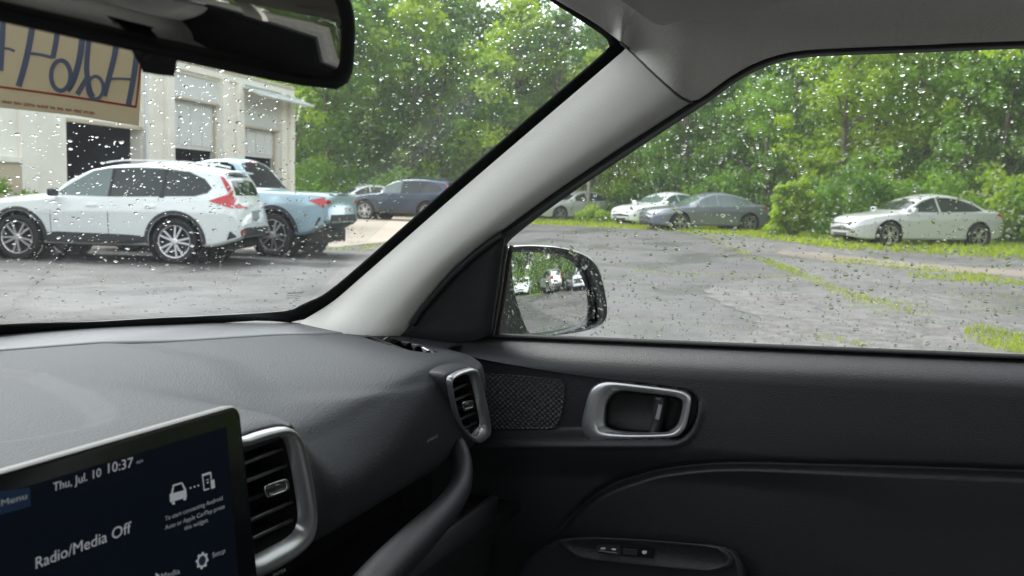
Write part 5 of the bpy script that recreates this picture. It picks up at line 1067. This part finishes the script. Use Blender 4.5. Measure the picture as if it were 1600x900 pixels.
vehicle('suv', 'suv', 'dark vehicle with a red lamp, mostly hidden behind the windscreen pillar', 'suv', dark, place(722, 42), RH-1.1)
PS = 'sedans parked on the grass at the edge of the lot'
vehicle('sedan', 'sedan', 'silver sedan standing alone by tall shrubs, nearest of the grass bank sedans', 'sedan', silver2, place(1432, 27.6, -.06), RH+.22, PS).scale = (1, 1, 1.05)
vehicle('sedan', 'sedan', 'blue grey sedan parked across the nose of the white sedan', 'sedan', steel, place(1100, 35.6, -.03), RH+.30, PS, winm=clearwin)
vehicle('sedan', 'sedan', 'white sedan partly hidden behind the blue grey sedan', 'sedan', white, place(1036, 40.2, -.03), RH+.62, PS, winm=clearwin)
vehicle('sedan', 'sedan', 'silver sedan beside the window pillar, partly behind a low green shrub', 'sedan', silver, place(898, 45.5, -.03), RH+.55, PS)
# cars seen in the outside mirror
PM = 'cars parked in a row behind, seen in the outside mirror'
def mir(a, D_): return (CAM[0]+D_*math.sin(rad(a)), CAM[1]+D_*math.cos(rad(a)), 0)
vehicle('sedan', 'sedan', 'white sedan reflected in the outside mirror at the inner end of the row', 'sedan', white, mir(153.5, 29), rad(90-158+195), PM, detail=1)
vehicle('suv', 'suv', 'light grey hatchback seen from behind in the outside mirror', 'suv', silver, mir(147, 28), rad(90-150-25), PM)
vehicle('sedan', 'sedan', 'black car in the outside mirror between the grey and white vehicles', 'sedan', dark, mir(141.5, 28), rad(90-144+160), PM, detail=1)
vehicle('suv', 'suv', 'white sport utility vehicle at the outer end of the row in the outside mirror', 'suv', white, mir(137, 26), rad(90-137+190), PM)

# ================= garage building
gu = np.array([math.sin(rad(79.6)), math.cos(rad(79.6)), 0]); gn = np.array([gu[1], -gu[0], 0]); g0 = ond(455, 290, 33); g0[2] = 0
gar = empty('garage_building', 'cream garage with three bays, white sectional doors standing partly open', 'garage building', tuple(g0)); gar.scale = (1, 1, 1.018)
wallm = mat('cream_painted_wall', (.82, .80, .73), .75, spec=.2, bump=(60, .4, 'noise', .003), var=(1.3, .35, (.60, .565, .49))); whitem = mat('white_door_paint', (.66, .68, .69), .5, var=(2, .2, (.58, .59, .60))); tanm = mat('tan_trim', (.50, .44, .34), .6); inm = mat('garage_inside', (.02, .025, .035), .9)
def gb(name, s0_, s1_, z0, z1, n0, n1, m, parent=gar, bv=.0):
    """box on the wall: s metres from the far corner towards the viewer's left, n metres out of the wall"""
    b_ = MB(); c = -gu*(s0_+s1_)/2 + gn*(n0+n1)/2 + np.array([0, 0, (z0+z1)/2]); b_.box(c, (s1_-s0_, abs(n1-n0), z1-z0), (gu, gn, (0, 0, 1))); o = b_.build(name, m, parent)
    if bv: bevel(o, bv, 2)
    return o
bays = [(.96, 3.48, 3.12, 2.25), (4.80, 7.31, 3.60, 2.30), (8.70, 11.54, 2.66, None)]
b_ = MB()
def wb_(s0_, s1_, z0, z1, n0=-.30, n1=0): c = -gu*(s0_+s1_)/2 + gn*(n0+n1)/2 + np.array([0, 0, (z0+z1)/2]); b_.box(c, (s1_-s0_, abs(n1-n0), z1-z0), (gu, gn, (0, 0, 1)))
wb_(0, .96, 0, 4.55); wb_(.96, 3.48, 4.15, 4.55); wb_(3.48, 4.80, 0, 4.55); wb_(4.80, 7.31, 4.28, 4.55); wb_(7.31, 8.70, 0, 4.55); wb_(8.70, 11.54, 2.66, 4.55); wb_(11.54, 26, 0, 4.55)
c = gn*(-6.3); b_.box(np.array([0, 0, 0])-gu*.15+gn*(-6.3)+np.array([0, 0, 2.27]), (.30, 12.0, 4.54), (gu, gn, (0, 0, 1)))
b_.build('wall', wallm, gar)
gb('roof', -.04, 26, 4.55, 4.66, -12.4, .11, tanm, bv=.01); gb('cornice', -.05, 26, 4.36, 4.548, .002, .09, wallm, bv=.01)
for s0_, s1_ in ((-.02, .30), (.62, .94), (3.50, 3.85), (4.42, 4.78), (7.33, 7.66), (8.30, 8.68)): gb('pilaster', s0_, s1_, 0, 4.356, .001, .13, wallm, bv=.01)
for (s0_, s1_, zt_, zd) in bays:
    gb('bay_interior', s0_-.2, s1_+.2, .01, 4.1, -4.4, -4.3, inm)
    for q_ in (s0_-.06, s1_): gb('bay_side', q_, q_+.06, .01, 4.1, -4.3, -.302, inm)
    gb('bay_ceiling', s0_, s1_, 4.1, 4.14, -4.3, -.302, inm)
    if zd:
        gb('header_panel', s0_, s1_, zt_, 4.145 if s0_ < 2 else 4.275, -.16, -.05, whitem)
        dr = gb('bay_door', s0_+.05, s1_-.05, zd, zt_-.01, -.26, -.20, whitem)
        k = 4; wd = (s1_-s0_-.1)/k
        for i in range(k): gb('door_panel', s0_+.05+i*wd+.03, s0_+.05+(i+1)*wd-.03, zd+.10, zt_-.09, -.198, -.175, whitem, dr, .006)
        gb('door_frame', s0_+.002, s0_+.06, 0, zt_, -.20, -.10, tanm); gb('door_frame', s1_-.06, s1_-.002, 0, zt_, -.20, -.10, tanm); gb('lintel', s0_, s1_, zt_-.002, zt_+.05, -.048, .04, tanm)
gb('lintel', 8.70, 11.54, 2.64, 2.72, -.05, .05, tanm)
gb('drain_pipe', 8.66, 8.74, 0, 4.3, .135, .20, whitem, bv=.02)
gb('ledge', 13.1, 26, 1.66, 1.80, .001, .14, wallm, bv=.02); gb('plinth', 13.1, 26, 0, 1.655, .001, .08, mat('tan_wall_base', (.50, .43, .32), .8)); gb('pier', 12.6, 13.08, 0, 4.35, .001, .10, wallm, bv=.01)
aw = MB(); c = -gu*1.75+gn*.42+np.array([0, 0, 4.16]); ad = gn*.93-np.array([0, 0, .36]); ad /= np.linalg.norm(ad); aw.box(c, (3.75, .80, .05), (gu, ad, np.cross(gu, ad))); o = aw.build('awning', mat('pale_green_awning', (.46, .50, .48), .5), gar)
for k in range(16):
    b2 = MB(); c2_ = c - gu*(-1.8+k*.24) + np.cross(gu, ad)*.035*(1 if np.cross(gu, ad)[2] > 0 else -1); b2.box(c2_, (.03, .80, .03), (gu, ad, np.cross(gu, ad))); b2.build('awning_rib', MATS['pale_green_awning'], o)
b2 = MB(); q = gn*.05; b2.tube([(0, 0, 3.55)+q, (0, 0, 3.6)+q+gu*.35, (0, 0, 4.05)+q+gu*.55, (0, 0, 4.15)+q+gu*.75], .025, 6); o = b2.build('lamp_arm', whitem, gar); b2 = MB(); b2.tube([(0, 0, 4.17)+q+gu*.62, (0, 0, 4.20)+q+gu*.75, (0, 0, 4.16)+q+gu*1.05], [.05, .12, .07], 10); b2.build('lamp_head', whitem, o)
pb_ = ond(18, 288, 19.0); shrub(pb_[0], pb_[1], .8, 1.55, 77, lm[1], 'low green shrub with a few orange leaves against the garage wall', None, 20, 70, .06)

# ================= rain drops on the glass
water = bpy.data.materials.new('rain_water'); water.use_nodes = True; N, Lk = nodes(water); N.clear(); gls = N.new('ShaderNodeBsdfGlass'); gls.inputs['IOR'].default_value = 1.33; gls.inputs['Roughness'].default_value = 0.0; o_ = N.new('ShaderNodeOutputMaterial'); Lk.new(gls.outputs[0], o_.inputs['Surface'])
def drops(name, pos, nor, tan, rad_, asp, label, seed=1, seg=10, hk=.42):
    """closed water caps: flat base on the glass, dome outwards"""
    rg_ = np.random.default_rng(seed); n_ = len(pos); A = np.linspace(0, 2*PI, seg, endpoint=False); bit = np.cross(nor, tan); ph = rg_.uniform(0, 2*PI, (n_, 3)); am = rg_.uniform(.0, .16, (n_, 1))
    wob = 1 + am*(np.sin(2*A[None]+ph[:, :1])+.6*np.sin(3*A[None]+ph[:, 1:2])); V_ = []; hgt = (rad_*hk*rg_.uniform(.7, 1.3, n_))[:, None]
    def ring(k, z): return pos[:, None]+nor[:, None]*(.0003+hgt*z)[:, :, None] + (tan[:, None]*(np.cos(A)[None]*wob*k*rad_[:, None]*asp[:, None])[:, :, None] + bit[:, None]*(np.sin(A)[None]*wob*k*rad_[:, None])[:, :, None])
    R_ = [ring(1.0, np.zeros((1, 1))), ring(1.0, np.zeros((1, 1))), ring(.90, np.full((1, 1), .21)), ring(.66, np.full((1, 1), .58)), ring(.34, np.full((1, 1), .89))]; topv = (pos+nor*(.0003+hgt))[:, None]
    V_ = np.concatenate(R_+[topv], 1).reshape(-1, 3); per = seg*5+1; base = (np.arange(n_)*per)[:, None]; F3, quads = [], []
    i = np.arange(seg); j = (i+1) % seg; tri = []
    for r_ in range(1, 4):
        a, b_, c, d_ = r_*seg+i, r_*seg+j, (r_+1)*seg+j, (r_+1)*seg+i; tri.append(np.stack([a, b_, c], 1)); tri.append(np.stack([a, c, d_], 1))
    tri.append(np.stack([4*seg+i, 4*seg+j, np.full(seg, 5*seg)], 1)); dome = np.vstack(tri); bt = np.stack([np.zeros(seg-2, int), np.arange(2, seg), np.arange(1, seg-1)], 1)
    T_ = np.vstack([dome, bt]); F_ = (base[:, :, None]+T_[None]).reshape(-1, 3); me_o = fast_mesh(name, V_, F_, water, None, True)
    fl = np.zeros((n_, len(T_)), bool); fl[:, :len(dome)] = True; me_o.data.polygons.foreach_set('use_smooth', fl.ravel()); return setp(me_o, label, 'raindrops', None, 'stuff')
rg_ = np.random.default_rng(5)
def size_mix(n_, small, big, p=.86): r_ = rg_.lognormal(math.log(small), .38, n_); b_ = rg_.lognormal(math.log(big), .25, n_); return np.where(rg_.random(n_) < p, r_, b_)
n_ = 5000; u_ = rg_.uniform(.15, .985, n_); v_ = rg_.uniform(.012, .985, n_); pos, nor, tan_ = [], [], []
for u, v in zip(u_, v_):
    a = wsp(u, v); du_ = wsp(min(u+.01, 1), v)-a; dv_ = wsp(u, min(v+.01, 1))-a
    if v > .985: dv_ = a-wsp(u, v-.01)
    nn = np.cross(du_, dv_); nn /= np.linalg.norm(nn); nn = nn if nn[2] > 0 else -nn; t = du_/np.linalg.norm(du_); pos.append(a+nn*.0005); nor.append(nn); tan_.append(t*.88+np.cross(nn, t)*.47)
R_ = size_mix(n_, .00062, .00150, .84); drops('raindrops', np.array(pos), np.array(nor), np.array(tan_), R_, rg_.uniform(1.0, 1.9, n_)*1.0, 'raindrops standing on the outside of the windscreen', 3, 10, .24)
n_ = 6500; yy = rg_.uniform(-.30, .50, n_); zz_ = rg_.uniform(1.09, 1.45, n_); nn = np.array([1, 0, .375]); nn /= np.linalg.norm(nn); pos = np.stack([gx(zz_, -.0036), yy, zz_], 1); ok = (yy < .50-(zz_-1.13)*.98) | ((zz_ < 1.14) & (yy < .49)); pos = pos[ok]; n_ = len(pos)
R_ = size_mix(n_, .00082, .0018, .88); drops('raindrops', pos, np.tile(nn, (n_, 1)), np.tile(np.array([0, -1.0, 0]), (n_, 1)), R_, rg_.uniform(.88, 1.12, n_), 'raindrops standing on the outside of the front passenger window', 4, 10, .36)
# fine beads on the outside mirror's glass and surround
n_ = 330; pos = []
while len(pos) < n_:
    px, py = rg_.uniform(774, 948), rg_.uniform(388, 522)
    if poly_sd(HO, np.array([px]), np.array([py]))[0] < 2: continue
    ing = poly_sd(GO, np.array([px]), np.array([py]))[0] > 0
    if ing and rg_.random() > .5: continue
    pos.append(ons(px, py, -.0055 if ing else .0048))
pos = np.array(pos); 
t1 = np.cross(smn, [0, 0, 1.0]); t1 /= np.linalg.norm(t1); gidx = np.sum((pos-gc)**2, 1); off_in = np.array([0]*len(pos)); 
drops('raindrops', pos, np.tile(smn, (n_, 1)), np.tile(t1, (n_, 1)), rg_.lognormal(math.log(.0010), .35, n_), rg_.uniform(.9, 1.1, n_), 'small rain beads on the outside mirror glass and its surround', 6)
# ================= thin rain haze in the air, round the whole lot
hb = MB(); hb.box((5, 5, 11.0), (275, 255, 24.0)); hz_ = hb.build('haze'); setp(hz_, kind='stuff')
hm = bpy.data.materials.new('rain_haze'); hm.use_nodes = True; N, Lk = nodes(hm); N.clear(); pv_ = N.new('ShaderNodeVolumePrincipled'); pv_.inputs['Color'].default_value = (.93, .95, .95, 1); pv_.inputs['Density'].default_value = .0011
o_ = N.new('ShaderNodeOutputMaterial'); Lk.new(pv_.outputs[0], o_.inputs['Volume']); hz_.data.materials.append(hm)
